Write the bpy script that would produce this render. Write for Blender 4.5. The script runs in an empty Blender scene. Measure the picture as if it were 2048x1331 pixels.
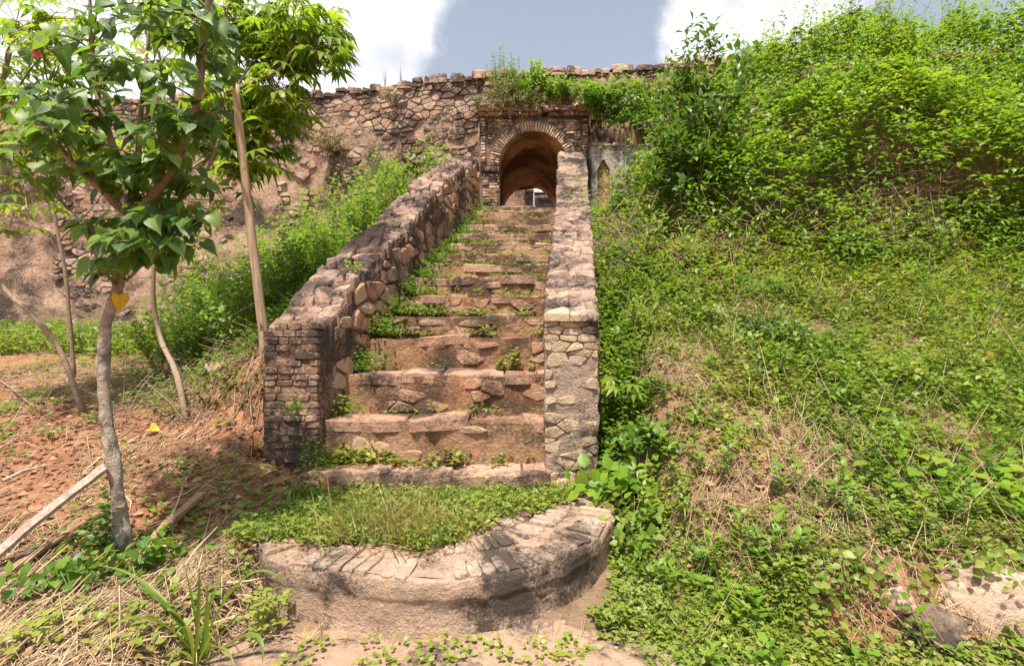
import bpy, math, random
import numpy as np
from mathutils import Vector, Matrix

random.seed(7)
RNG = np.random.default_rng(11)
R = math.radians
scene = bpy.context.scene
COL = scene.collection

# ------------------------------------------------------------------ camera
CAMZ = 1.6
FPX = 1000.0            # focal length in pixels of the 2048 px wide photograph
cam_d = bpy.data.cameras.new('camera')
cam_d.sensor_width = 36.0
cam_d.lens = 36.0 * FPX / 2048.0
cam_d.clip_start = 0.05
cam_d.clip_end = 3000
cam = bpy.data.objects.new('camera', cam_d)
COL.objects.link(cam)
cam.location = (0, 0, CAMZ)
cam.rotation_euler = (R(90), 0, 0)
scene.camera = cam

# ------------------------------------------------------------------ world
SUN_EL, SUN_AZ = 70.0, 197.0     # azimuth clockwise from +Y: behind the camera, a little to its left
world = bpy.data.worlds.new('World')
scene.world = world
world.use_nodes = True
wt = world.node_tree
wt.nodes.clear()


def wn(t, **kw):
    n = wt.nodes.new(t)
    for k, v in kw.items():
        setattr(n, k, v)
    return n


def wmath(op, a, b=None, c=None, clamp=False):
    n = wt.nodes.new('ShaderNodeMath')
    n.operation = op
    n.use_clamp = clamp
    for i, v in enumerate((a, b, c)):
        if v is None:
            continue
        if isinstance(v, (int, float)):
            n.inputs[i].default_value = v
        else:
            wt.links.new(v, n.inputs[i])
    return n.outputs[0]


sky = wn('ShaderNodeTexSky')
sky.sky_type = 'NISHITA'
sky.sun_disc = False
sky.sun_elevation = R(SUN_EL)
sky.sun_rotation = R(SUN_AZ)
sky.air_density = 1.0
sky.dust_density = 2.5
sky.ozone_density = 1.5
hs = wn('ShaderNodeHueSaturation')
hs.inputs['Saturation'].default_value = 0.5
hs.inputs['Value'].default_value = .385
wt.links.new(sky.outputs[0], hs.inputs['Color'])
tc = wn('ShaderNodeTexCoord')
nz = wn('ShaderNodeTexNoise')
nz.inputs['Scale'].default_value = 4.2
nz.inputs['Detail'].default_value = 9
nz.inputs['Roughness'].default_value = 0.6
wt.links.new(tc.outputs['Generated'], nz.inputs['Vector'])


def cloud_blob(px, py, rad):
    v = Vector(((px - 1024) / FPX, 1, (665.5 - py) / FPX)).normalized()
    d = wn('ShaderNodeVectorMath', operation='DISTANCE')
    wt.links.new(tc.outputs['Generated'], d.inputs[0])
    d.inputs[1].default_value = v
    return wmath('MULTIPLY', wmath('SUBTRACT', rad, d.outputs['Value']), 4.5)


acc = None
for b in ((575, 50, .25), (300, 120, .40), (40, 100, .5), (1530, 10, .15), (1425, 75, .085),
          (-600, 300, .7), (2800, 200, .36), (1660, 20, .09), (1500, 110, .1)):
    o = cloud_blob(*b)
    acc = o if acc is None else wmath('MAXIMUM', acc, o)
acc = wmath('MAXIMUM', acc, -.13)
nf = wmath('MULTIPLY', wmath('SUBTRACT', nz.outputs['Fac'], .5), 1.25)
cl = wmath('ADD', acc, nf)
mr = wn('ShaderNodeMapRange')
mr.interpolation_type = 'SMOOTHSTEP'
mr.inputs['From Min'].default_value = -0.06
mr.inputs['From Max'].default_value = 0.24
wt.links.new(cl, mr.inputs['Value'])
mixc = wn('ShaderNodeMix', data_type='RGBA')
wt.links.new(mr.outputs[0], mixc.inputs['Factor'])
wt.links.new(hs.outputs[0], mixc.inputs[6])
nz2 = wn('ShaderNodeTexNoise')
nz2.inputs['Scale'].default_value = 5
nz2.inputs['Detail'].default_value = 6
wt.links.new(tc.outputs['Generated'], nz2.inputs['Vector'])
cr = wn('ShaderNodeValToRGB')
cr.color_ramp.elements[0].position = .35
cr.color_ramp.elements[0].color = (1.5, 1.54, 1.64, 1)
cr.color_ramp.elements[1].position = .62
cr.color_ramp.elements[1].color = (2.45, 2.45, 2.5, 1)
wt.links.new(nz2.outputs['Fac'], cr.inputs[0])
wt.links.new(cr.outputs[0], mixc.inputs[7])
bg = wn('ShaderNodeBackground')
bg.inputs['Strength'].default_value = 0.15
wo = wn('ShaderNodeOutputWorld')
wt.links.new(mixc.outputs[2], bg.inputs['Color'])
wt.links.new(bg.outputs[0], wo.inputs['Surface'])

# ------------------------------------------------------------------ sun
sd = bpy.data.lights.new('sun', 'SUN')
sd.energy = 2.5
sd.angle = R(2.0)
sd.color = (1.0, 0.915, 0.79)
sun = bpy.data.objects.new('sun', sd)
COL.objects.link(sun)
sdir = Vector((math.sin(R(SUN_AZ)) * math.cos(R(SUN_EL)), math.cos(R(SUN_AZ)) * math.cos(R(SUN_EL)), math.sin(R(SUN_EL))))
sun.rotation_euler = sdir.to_track_quat('Z', 'Y').to_euler()
sun.location = (-6, -12, 20)

scene.view_settings.view_transform = 'Standard'
scene.view_settings.look = 'None'
scene.view_settings.exposure = 1.9
scene.view_settings.gamma = 1.0
scene.view_settings.use_curve_mapping = False


# ================================================================== helpers
def P(px, py, d):
    """pixel of the photograph at depth d -> world point"""
    return np.array([(px - 1024) / FPX * d, d, CAMZ + (665.5 - py) / FPX * d])


def nrmz(a):
    a = np.asarray(a, float)
    return a / np.maximum(np.linalg.norm(a, axis=-1, keepdims=True), 1e-9)


def _h(i, j, k, s):
    n = (i * 374761393 + j * 668265263 + k * 2147483647 + s * 1274126177) & 0xffffffff
    n = ((n ^ (n >> 13)) * 1274126177) & 0xffffffff
    return ((n ^ (n >> 16)) & 0xffff) / 32767.5 - 1.0


def vnoise(p, seed=0):
    p = np.asarray(p, float)
    f = np.floor(p).astype(np.int64)
    t = p - f
    t = t * t * (3 - 2 * t)
    x, y, z = f[..., 0], f[..., 1], f[..., 2]
    tx, ty, tz = t[..., 0], t[..., 1], t[..., 2]
    r = 0
    for a in (0, 1):
        for b in (0, 1):
            for c in (0, 1):
                w = (tx if a else 1 - tx) * (ty if b else 1 - ty) * (tz if c else 1 - tz)
                r = r + w * _h(x + a, y + b, z + c, seed)
    return r


def fbm(p, seed=0, oct=4, gain=.5):
    p = np.asarray(p, float)
    s, a, r = 1.0, 1.0, 0
    for o in range(oct):
        r = r + a * vnoise(p * s + o * 17.3, seed + o)
        s *= 2.03
        a *= gain
    return r


def vecnoise(p, freq, amp, seed=0, oct=3):
    q = np.asarray(p, float) * freq
    return np.stack([fbm(q, seed, oct), fbm(q + 31.7, seed + 5, oct), fbm(q + 77.1, seed + 9, oct)], -1) * amp


def sstep(a, b, x):
    t = np.clip((np.asarray(x, float) - a) / (b - a), 0, 1)
    return t * t * (3 - 2 * t)


def tag(o, label=None, cat=None, group=None, kind=None):
    if label: o['label'] = label
    if cat: o['category'] = cat
    if group: o['group'] = group
    if kind: o['kind'] = kind
    return o


def empty(name, loc, label, cat, group=None):
    o = bpy.data.objects.new(name, None)
    o.empty_display_size = .1
    COL.objects.link(o)
    o.location = Vector([float(c) for c in loc])
    tag(o, label, cat, group)
    return o


def link(o, parent=None):
    COL.objects.link(o)
    if parent is not None:
        o.parent = parent
        # things sit at their Empty; parts are modelled in world space
        root = parent
        while root.parent is not None:
            root = root.parent
        if parent is root:
            o.matrix_parent_inverse = Matrix.Translation(-root.location)
    return o


def mesh_np(name, V, F, mat, parent=None, rnd=None, smooth=False):
    """triangles or quads from numpy arrays"""
    V = np.ascontiguousarray(V, np.float32).reshape(-1, 3)
    F = np.ascontiguousarray(F, np.int32)
    k = F.shape[1]
    me = bpy.data.meshes.new(name)
    me.vertices.add(len(V))
    me.vertices.foreach_set('co', V.ravel())
    me.loops.add(F.size)
    me.loops.foreach_set('vertex_index', F.ravel())
    me.polygons.add(len(F))
    me.polygons.foreach_set('loop_start', np.arange(0, F.size, k, dtype=np.int32))
    me.update(calc_edges=True)
    if smooth:
        me.polygons.foreach_set('use_smooth', np.ones(len(F), bool))
    if rnd is not None:
        a = me.attributes.new('rnd', 'FLOAT', 'FACE')
        a.data.foreach_set('value', np.ascontiguousarray(rnd, np.float32))
    me.materials.append(mat)
    o = bpy.data.objects.new(name, me)
    return link(o, parent)


def mesh_py(name, V, F, mat, parent=None, rnd=None, smooth=False):
    me = bpy.data.meshes.new(name)
    me.from_pydata([tuple(map(float, v)) for v in V], [], F)
    if rnd is not None:
        a = me.attributes.new('rnd', 'FLOAT', 'FACE')
        a.data.foreach_set('value', np.full(len(F), rnd, np.float32) if np.isscalar(rnd) else np.asarray(rnd, np.float32))
    if smooth:
        me.polygons.foreach_set('use_smooth', np.ones(len(me.polygons), bool))
    me.materials.append(mat)
    me.update()
    o = bpy.data.objects.new(name, me)
    return link(o, parent)


class Acc:
    """collects polygons of one mesh"""
    def __init__(s):
        s.V, s.F, s.r = [], [], []

    def add(s, V, F, rnd=.5):
        b = len(s.V)
        s.V.extend(V)
        s.F.extend([tuple(i + b for i in f) for f in F])
        s.r.extend([rnd] * len(F))

    def build(s, name, mat, parent=None, smooth=False):
        return mesh_py(name, s.V, s.F, mat, parent, s.r, smooth)


class Leaves:
    """numpy accumulator of many small triangle templates"""
    def __init__(s):
        s.V, s.F, s.r, s.n = [], [], [], 0

    def add(s, T, pos, d, nrm, size, rnd=None, width=1.0):
        tv, tf = T
        pos = np.asarray(pos, float)
        n = len(pos)
        if n == 0:
            return
        Y = nrmz(d)
        X = nrmz(np.cross(Y, nrm))
        Z = np.cross(X, Y)
        size = np.broadcast_to(np.asarray(size, float), (n,))
        width = np.broadcast_to(np.asarray(width, float), (n,))
        loc = tv[None] * size[:, None, None]
        V = pos[:, None] + loc[..., 0:1] * X[:, None] * width[:, None, None] + loc[..., 1:2] * Y[:, None] + loc[..., 2:3] * Z[:, None]
        k = len(tv)
        F = tf[None] + (np.arange(n) * k)[:, None, None] + s.n
        s.V.append(V.reshape(-1, 3))
        s.F.append(F.reshape(-1, 3))
        if rnd is None:
            rnd = RNG.random(n)
        s.r.append(np.repeat(rnd, len(tf)))
        s.n += n * k

    def tubes(s, paths, radii, sides=3, rnd=None):
        """paths (n,k,3), radii (n,k)"""
        paths = np.asarray(paths, float)
        n, k, _ = paths.shape
        if n == 0:
            return
        radii = np.broadcast_to(np.asarray(radii, float), (n, k))
        T = np.gradient(paths, axis=1)
        T = nrmz(T)
        up = np.where(np.abs(T[..., 2:3]) > .9, np.array([1., 0, 0]), np.array([0, 0, 1.]))
        A = nrmz(np.cross(T, up))
        B = np.cross(T, A)
        ang = np.arange(sides) / sides * 2 * np.pi
        V = paths[:, :, None] + radii[..., None, None] * (np.cos(ang)[:, None] * A[:, :, None] + np.sin(ang)[:, None] * B[:, :, None])
        idx = np.arange(k * sides).reshape(k, sides)
        a = idx[:-1]
        b = np.roll(a, -1, 1)
        c = idx[1:]
        e = np.roll(c, -1, 1)
        tf = np.concatenate([np.stack([a, b, e], -1).reshape(-1, 3), np.stack([a, e, c], -1).reshape(-1, 3)])
        # end cap
        cap = np.array([[idx[-1, 0], idx[-1, i], idx[-1, i + 1]] for i in range(1, sides - 1)])
        tf = np.concatenate([tf, cap])
        F = tf[None] + (np.arange(n) * k * sides)[:, None, None] + s.n
        s.V.append(V.reshape(-1, 3))
        s.F.append(F.reshape(-1, 3))
        if rnd is None:
            rnd = RNG.random(n)
        s.r.append(np.repeat(np.broadcast_to(rnd, (n,)), len(tf)))
        s.n += n * k * sides

    def build(s, name, mat, parent=None, smooth=False):
        if not s.V:
            return None
        return mesh_np(name, np.concatenate(s.V), np.concatenate(s.F), mat, parent, np.concatenate(s.r), smooth)


# ------------------------------------------------------------------ materials
def new_mat(name):
    m = bpy.data.materials.new(name)
    m.use_nodes = True
    nt = m.node_tree
    nt.nodes.clear()
    out = nt.nodes.new('ShaderNodeOutputMaterial')
    b = nt.nodes.new('ShaderNodeBsdfPrincipled')
    nt.links.new(b.outputs[0], out.inputs[0])
    return m, nt, b, out


def ramp(nt, src, stops, interp='LINEAR'):
    c = nt.nodes.new('ShaderNodeValToRGB')
    c.color_ramp.interpolation = interp
    if len(stops) == 1:
        stops = [stops[0], (1.0, stops[0][1])]
    el = c.color_ramp.elements
    while len(el) < len(stops):
        el.new(.5)
    for e, (p, col) in zip(el, stops):
        e.position = p
        e.color = (*col, 1) if len(col) == 3 else col
    nt.links.new(src, c.inputs[0])
    return c.outputs[0]


def noise(nt, vec, scale, detail=5, rough=.55, dist=0):
    n = nt.nodes.new('ShaderNodeTexNoise')
    n.inputs['Scale'].default_value = scale
    n.inputs['Detail'].default_value = detail
    n.inputs['Roughness'].default_value = rough
    n.inputs['Distortion'].default_value = dist
    nt.links.new(vec, n.inputs['Vector'])
    return n.outputs['Fac']


def mixcol(nt, fac, a, b, mode='MIX'):
    n = nt.nodes.new('ShaderNodeMix')
    n.data_type = 'RGBA'
    n.blend_type = mode
    for s, v in ((0, fac), (6, a), (7, b)):
        if isinstance(v, (int, float)):
            n.inputs[s].default_value = v
        elif isinstance(v, tuple):
            n.inputs[s].default_value = (*v, 1)
        else:
            nt.links.new(v, n.inputs[s])
    return n.outputs[2]


def grey(v):
    return (v, v, v)


def bump(nt, b, h, dist=.02, strength=.7):
    n = nt.nodes.new('ShaderNodeBump')
    n.inputs['Distance'].default_value = dist
    n.inputs['Strength'].default_value = strength
    nt.links.new(h, n.inputs['Height'])
    nt.links.new(n.outputs[0], b.inputs['Normal'])


def addv(nt, a, b, k=1.0):
    n = nt.nodes.new('ShaderNodeMath')
    n.operation = 'MULTIPLY_ADD'
    nt.links.new(b, n.inputs[0])
    n.inputs[1].default_value = k
    nt.links.new(a, n.inputs[2])
    return n.outputs[0]


def masonry(name, palette, stain=.5, stain_col=(.045, .037, .032), pale=.3, pale_col=(.52, .44, .37), scale=1.0, bdist=.02, stain_scale=1.7, grain=(.68, 1.22)):
    """weathered stone: palette by piece, grain, black crust and pale lime bloom"""
    m, nt, b, out = new_mat(name)
    at = nt.nodes.new('ShaderNodeAttribute')
    at.attribute_name = 'rnd'
    geo = nt.nodes.new('ShaderNodeNewGeometry')
    pos = geo.outputs['Position']
    k = len(palette)
    base = ramp(nt, at.outputs['Fac'], [(i / max(k - 1, 1), c) for i, c in enumerate(palette)])
    g1 = noise(nt, pos, 14 * scale, 8, .65)
    base = mixcol(nt, .85, base, ramp(nt, g1, [(.28, grey(grain[0])), (.72, grey(grain[1]))]), 'MULTIPLY')
    g2 = noise(nt, pos, 5 * scale, 6, .6, .4)
    base = mixcol(nt, ramp(nt, g2, [(.5, grey(0)), (.68, grey(pale))]), base, pale_col)
    s1 = noise(nt, pos, stain_scale, 9, .68, .3)
    s2 = noise(nt, pos, 23 * scale, 5, .6)
    sm = addv(nt, s1, s2, .28)
    base = mixcol(nt, ramp(nt, sm, [(.66 - stain * .22, grey(0)), (.78 - stain * .2, grey(.9))]), base, stain_col)
    nt.links.new(base, b.inputs['Base Color'])
    b.inputs['Roughness'].default_value = .92
    b.inputs['Specular IOR Level'].default_value = .2
    h = addv(nt, noise(nt, pos, 38 * scale, 6, .65), g1, 1.6)
    bump(nt, b, h, bdist, .8)
    return m


def leafmat(name, stops, trans=.35, rough=.45, spec=.4, tcol=1.6, veins=False):
    m, nt, b, out = new_mat(name)
    at = nt.nodes.new('ShaderNodeAttribute')
    at.attribute_name = 'rnd'
    k = len(stops)
    c = ramp(nt, at.outputs['Fac'], [(i / max(k - 1, 1), s) for i, s in enumerate(stops)])
    geo = nt.nodes.new('ShaderNodeNewGeometry')
    n1 = noise(nt, geo.outputs['Position'], 1.3, 3)
    c = mixcol(nt, .7, c, ramp(nt, n1, [(.3, (.75, .8, .8)), (.7, (1.25, 1.15, 1.0))]), 'MULTIPLY')
    if veins:        # pale midrib and side veins in the leaf's own coordinates
        tc_ = nt.nodes.new('ShaderNodeTexCoord')
        sp = nt.nodes.new('ShaderNodeSeparateXYZ')
        nt.links.new(tc_.outputs['Object'], sp.inputs[0])

        def mth(op, a, b_=None):
            n_ = nt.nodes.new('ShaderNodeMath')
            n_.operation = op
            for i_, v_ in enumerate((a, b_)):
                if v_ is None:
                    continue
                if isinstance(v_, (int, float)):
                    n_.inputs[i_].default_value = v_
                else:
                    nt.links.new(v_, n_.inputs[i_])
            return n_.outputs[0]
        ax = mth('ABSOLUTE', sp.outputs[0])
        mid_ = mth('LESS_THAN', ax, .014)
        w_ = mth('FRACT', mth('MULTIPLY', mth('SUBTRACT', sp.outputs[1], mth('MULTIPLY', ax, .9)), 6.0))
        sv_ = mth('LESS_THAN', w_, .09)
        vm = mth('MAXIMUM', mid_, mth('MULTIPLY', sv_, .45))
        c = mixcol(nt, mth('MULTIPLY', vm, .5), c, (.30, .36, .12))
    nt.links.new(c, b.inputs['Base Color'])
    b.inputs['Roughness'].default_value = rough
    b.inputs['Specular IOR Level'].default_value = spec
    t = nt.nodes.new('ShaderNodeBsdfTranslucent')
    nt.links.new(mixcol(nt, 1.0, c, (tcol, tcol * .95, tcol * .5), 'MULTIPLY'), t.inputs['Color'])
    mx = nt.nodes.new('ShaderNodeMixShader')
    mx.inputs[0].default_value = trans
    nt.links.new(b.outputs[0], mx.inputs[1])
    nt.links.new(t.outputs[0], mx.inputs[2])
    nt.links.new(mx.outputs[0], out.inputs[0])
    return m


def plainmat(name, stops, rough=.85, nscale=20, bdist=.006, contrast=(.65, 1.25), stretch=None):
    m, nt, b, out = new_mat(name)
    at = nt.nodes.new('ShaderNodeAttribute')
    at.attribute_name = 'rnd'
    k = len(stops)
    c = ramp(nt, at.outputs['Fac'], [(i / max(k - 1, 1), s) for i, s in enumerate(stops)])
    geo = nt.nodes.new('ShaderNodeNewGeometry')
    vec = geo.outputs['Position']
    if stretch:
        mp = nt.nodes.new('ShaderNodeMapping')
        mp.inputs['Scale'].default_value = stretch
        nt.links.new(vec, mp.inputs['Vector'])
        vec = mp.outputs[0]
    n1 = noise(nt, vec, nscale, 6, .6)
    c = mixcol(nt, .9, c, ramp(nt, n1, [(.3, grey(contrast[0])), (.7, grey(contrast[1]))]), 'MULTIPLY')
    nt.links.new(c, b.inputs['Base Color'])
    b.inputs['Roughness'].default_value = rough
    b.inputs['Specular IOR Level'].default_value = .25
    bump(nt, b, n1, bdist, .7)
    return m


M = {}
M['fort_stone'] = masonry('fort_stone', [(0.374, 0.232, 0.150), (0.446, 0.305, 0.219), (0.321, 0.208, 0.142), (0.466, 0.334, 0.244), (0.384, 0.315, 0.262), (0.425, 0.259, 0.168), (0.499, 0.361, 0.269)], stain=0.30, pale=.35)
M['fort_mortar'] = masonry('fort_mortar', [(0.343, 0.213, 0.142), (0.415, 0.273, 0.193)], stain=.38, pale=.6, pale_col=(0.539, 0.390, 0.294), bdist=.035, stain_scale=1.1)
M['stair_stone'] = masonry('stair_stone', [(0.416, 0.218, 0.125), (0.467, 0.298, 0.185), (0.343, 0.185, 0.109), (0.487, 0.343, 0.227), (0.383, 0.269, 0.193), (0.447, 0.242, 0.134)], stain=.22, pale=.4, scale=1.6, stain_col=(.09, .06, .04))
M['stair_core'] = masonry('stair_core', [(0.354, 0.180, 0.100), (0.415, 0.241, 0.147)], stain=0.46, pale=.45, scale=1.6, bdist=.04, pale_col=(0.498, 0.335, 0.219), stain_col=(.09, .06, .04))
M['tread'] = masonry('tread', [(0.418, 0.249, 0.171), (0.468, 0.309, 0.215), (0.366, 0.209, 0.142), (0.437, 0.278, 0.196)], stain=0.22, pale=.3, scale=1.6, pale_col=(0.571, 0.407, 0.304))
M['para_stone'] = masonry('para_stone', [(0.488, 0.278, 0.159), (0.447, 0.288, 0.193), (0.395, 0.221, 0.135), (0.499, 0.351, 0.243), (0.520, 0.297, 0.158)], stain=.22, pale=.25, scale=1.8)
M['para_plaster'] = masonry('para_plaster', [(0.447, 0.287, 0.201), (0.395, 0.241, 0.158)], stain=.62, pale=.5, scale=1.5, bdist=.03, stain_scale=2.6, pale_col=(0.498, 0.334, 0.244))
M['coping'] = masonry('coping', [(0.249, 0.153, 0.124), (0.332, 0.225, 0.169), (0.320, 0.210, 0.167), (0.414, 0.285, 0.213), (0.347, 0.227, 0.167), (0.272, 0.180, 0.149), (0.441, 0.319, 0.236)], stain=0.36, pale=.25, scale=1.6, pale_col=(0.516, 0.402, 0.321))
M['brick'] = masonry('brick', [(0.478, 0.268, 0.159), (0.446, 0.305, 0.219), (0.406, 0.222, 0.142), (0.487, 0.343, 0.210), (0.384, 0.259, 0.194)], stain=.46, pale=.35, scale=1.8, stain_scale=2.4)
M['pillar_stone'] = masonry('pillar_stone', [(0.519, 0.365, 0.206), (0.475, 0.335, 0.233), (0.531, 0.385, 0.251), (0.432, 0.316, 0.242)], stain=.16, pale=.4, scale=1.6)
M['pillar_mortar'] = masonry('pillar_mortar', [(0.409, 0.296, 0.224), (0.452, 0.331, 0.247)], stain=.2, pale=.5, scale=1.6, bdist=.06)
M['gate_brick'] = masonry('gate_brick', [(0.519, 0.362, 0.243), (0.488, 0.335, 0.226), (0.446, 0.297, 0.210), (0.550, 0.399, 0.270)], stain=0.26, pale=.4, scale=1.2)
M['gate_core'] = masonry('gate_core', [(0.305, 0.214, 0.162), (0.198, 0.138, 0.103), (0.270, 0.176, 0.125)], stain=.3, pale=.2)
M['cornice'] = masonry('cornice', [(0.374, 0.213, 0.142), (0.332, 0.195, 0.142), (0.415, 0.259, 0.177)], stain=.25, pale=.25)
M['vault'] = masonry('vault', [(0.584, 0.389, 0.204), (0.541, 0.346, 0.171)], stain=.5, pale=.35, stain_col=(.13, .07, .03), pale_col=(0.628, 0.453, 0.258), stain_scale=.8)
M['platform'] = masonry('platform', [(0.442, 0.305, 0.225), (0.486, 0.346, 0.259)], stain=.33, pale=.55, scale=2.6, bdist=.03, stain_scale=1.8, pale_col=(0.575, 0.355, 0.206))
M['platform_brick'] = masonry('platform_brick', [(0.378, 0.266, 0.190), (0.423, 0.316, 0.239), (0.341, 0.230, 0.163), (0.395, 0.289, 0.212)], stain=.22, pale=.5, scale=2)
M['grey_plaster'] = masonry('grey_plaster', [(0.393, 0.329, 0.290), (0.356, 0.300, 0.270)], stain=.42, pale=.5, stain_scale=1.3, pale_col=(0.489, 0.438, 0.412))
M['rock_pale'] = masonry('rock_pale', [(0.487, 0.315, 0.227), (0.519, 0.352, 0.261)], stain=.06, pale=.6, scale=1.2, bdist=.03, pale_col=(0.601, 0.445, 0.346))
M['rock_dark'] = masonry('rock_dark', [(.19, .155, .135), (0.234, 0.195, 0.170)], stain=.4, pale=.2, scale=1.2, bdist=.03)
M['rock_brown'] = masonry('rock_brown', [(0.284, 0.198, 0.136), (0.237, 0.163, 0.112)], stain=.3, pale=.3, scale=1.4, bdist=.03)
M['paving'] = masonry('paving', [(0.356, 0.229, 0.161), (0.407, 0.279, 0.200)], stain=.2, pale=.4, scale=1.6, pale_col=(0.499, 0.325, 0.218))
M['white_metal'] = plainmat('white_metal', [(.78, .80, .82)], rough=.45, contrast=(.9, 1.05), bdist=.001)
M['bark'] = plainmat('bark', [(.36, .295, .23), (.42, .35, .28)], nscale=22, bdist=.012, contrast=(.4, 1.35), stretch=(1, 1, .35))
M['bark'] = masonry('tree_bark', [(.42, .345, .27), (.48, .40, .32)], stain=.12, stain_col=(.17, .135, .105), pale=.9, pale_col=(.58, .52, .45), scale=2.2, bdist=.03, stain_scale=9)
M['stem_brown'] = plainmat('stem_brown', [(.22, .155, .11), (.28, .20, .145)], nscale=40, bdist=.004)
M['stem_green'] = plainmat('stem_green', [(.10, .12, .035), (.17, .13, .06)], nscale=40, bdist=.002)
M['post_wood'] = plainmat('post_wood', [(.34, .235, .15), (.38, .27, .18)], nscale=30, bdist=.004, stretch=(1, 1, .12), contrast=(.6, 1.2))
M['old_plank'] = plainmat('old_plank', [(.34, .27, .22), (.38, .30, .25)], nscale=30, bdist=.006, contrast=(.5, 1.3))
M['brown_wood'] = plainmat('brown_wood', [(.26, .15, .09), (.31, .19, .12)], nscale=24, bdist=.006, contrast=(.5, 1.3))
M['dark_wood'] = plainmat('dark_wood', [(.12, .085, .065)], nscale=24, bdist=.006, contrast=(.5, 1.3))
M['grey_metal'] = plainmat('grey_metal', [(.42, .42, .43)], rough=.5, contrast=(.9, 1.05), bdist=.001)
M['wire'] = plainmat('wire', [(.13, .11, .10)], rough=.6)
M['straw'] = plainmat('straw', [(.30, .19, .11), (.42, .30, .18), (.50, .38, .24), (.24, .14, .085)], nscale=8, bdist=.001)
M['twig'] = plainmat('twig', [(.17, .105, .07), (.25, .16, .11), (.33, .23, .16)], nscale=8, bdist=.001)
M['vine_leaf'] = leafmat('vine_leaf', [(.06, .145, .013), (.10, .215, .018), (.145, .275, .022), (.175, .295, .025), (.25, .32, .04)], trans=.45)
M['herb_leaf'] = leafmat('herb_leaf', [(.075, .14, .02), (.125, .205, .028), (.175, .25, .038), (.22, .28, .048), (.31, .29, .085)], trans=.4)
M['shrub_leaf'] = leafmat('shrub_leaf', [(.05, .12, .016), (.09, .185, .022), (.135, .245, .03), (.18, .285, .038)], trans=.45)
M['dry_shrub'] = leafmat('dry_shrub', [(.12, .14, .04), (.18, .19, .06), (.24, .2, .09), (.14, .17, .04)], trans=.3)
M['dark_leaf'] = leafmat('dark_leaf', [(.04, .10, .015), (.07, .145, .02), (.105, .19, .026)], trans=.38, rough=.42)
M['tree_leaf'] = leafmat('tree_leaf', [(.045, .105, .018), (.07, .15, .022), (.10, .19, .027), (.16, .25, .033)], trans=.45, rough=.46, spec=.35, tcol=2.0, veins=True)
M['cassava_leaf'] = leafmat('cassava_leaf', [(.10, .18, .02), (.15, .25, .026), (.20, .30, .032), (.25, .33, .042)], trans=.55, rough=.4)
M['grass'] = leafmat('grass', [(.055, .12, .016), (.10, .185, .025), (.15, .22, .035), (.22, .23, .06)], trans=.35)
M['dry_grass'] = leafmat('dry_grass', [(.16, .18, .045), (.26, .23, .08), (.33, .24, .10), (.20, .2, .05)], trans=.3)
M['yellow_leaf'] = leafmat('yellow_leaf', [(.62, .40, .02), (.58, .33, .02)], trans=.3)
M['dead_leaf'] = leafmat('dead_leaf', [(.24, .13, .07), (.34, .2, .11), (.19, .10, .06), (.4, .27, .15)], trans=.1, rough=.8)
M['petal_pink'] = leafmat('petal_pink', [(.62, .42, .42), (.7, .5, .45)], trans=.2)
M['petal_yellow'] = leafmat('petal_yellow', [(.75, .72, .45)], trans=.3)
M['petal_red'] = leafmat('petal_red', [(.50, .06, .10)], trans=.2)

# ground: red lateritic earth, clods, bleached straw dust
m, nt, b, out = new_mat('red_earth')
geo = nt.nodes.new('ShaderNodeNewGeometry')
pos = geo.outputs['Position']
at = nt.nodes.new('ShaderNodeAttribute')
at.attribute_name = 'litter'
n1 = noise(nt, pos, 3.2, 8, .62)
n2 = noise(nt, pos, 26, 7, .65)
c = ramp(nt, n1, [(.3, (.27, .115, .062)), (.5, (.36, .172, .096)), (.7, (.42, .23, .138))])
c = mixcol(nt, .9, c, ramp(nt, n2, [(.3, grey(.55)), (.7, grey(1.3))]), 'MULTIPLY')
lit = ramp(nt, noise(nt, pos, 7, 8, .7), [(.35, (.15, .10, .06)), (.6, (.29, .195, .125))])
c = mixcol(nt, at.outputs['Fac'], c, lit)
nt.links.new(c, b.inputs['Base Color'])
b.inputs['Roughness'].default_value = .95
b.inputs['Specular IOR Level'].default_value = .1
bump(nt, b, addv(nt, noise(nt, pos, 60, 5, .6), n2, 1.5), .03, .9)
M['earth'] = m

# ================================================================== layout curves
STEP_PX = [(945, 3.98), (838, 4.26), (745, 4.62), (672, 5.02), (628, 5.43), (588, 5.85), (553, 6.28), (527, 6.72),
           (507, 7.16), (485, 7.60), (467, 8.05), (450, 8.50), (436, 8.95), (421, 9.40), (412, 9.85)]
STEPS = [(d, CAMZ + (665.5 - py) / FPX * d) for py, d in STEP_PX]
FLOOR_Z = STEPS[-1][1]
sy = np.array([s[0] for s in STEPS])
sz = np.array([s[1] for s in STEPS])


def xl_in(y):
    return np.where(np.asarray(y) < 9.7, -1.6 + .172 * (np.asarray(y, float) - 4.3), -.671 - .07 * (np.asarray(y, float) - 9.7))


def xl_out(y):
    return xl_in(y) - .46


def xr_in(y):
    return .285 + .111 * (np.asarray(y, float) - 4.3)


def xr_out(y):
    return xr_in(y) + np.interp(y, [4.3, 9.7], [.45, .60])


ZL = ([4.2, 4.36, 4.5, 4.75, 5.6, 6.39, 6.5, 7.64, 9.3, 9.7, 11.4], [1.66, 1.72, 1.86, 2.1, 2.62, 3.08, 3.2, 3.95, 4.85, 5.02, 5.1])
ZR = ([4.2, 4.42, 4.6, 7.0, 9.4, 9.75, 10.2, 11.3], [1.74, 1.78, 1.90, 3.0, 4.12, 4.2, 4.75, 5.78])


def zl_top(y):
    return np.interp(y, *ZL)


def zr_top(y):
    return np.interp(y, *ZR)


def stair_z(y):
    return np.interp(y, np.concatenate([[3.4], sy]), np.concatenate([[.33], sz]))


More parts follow.
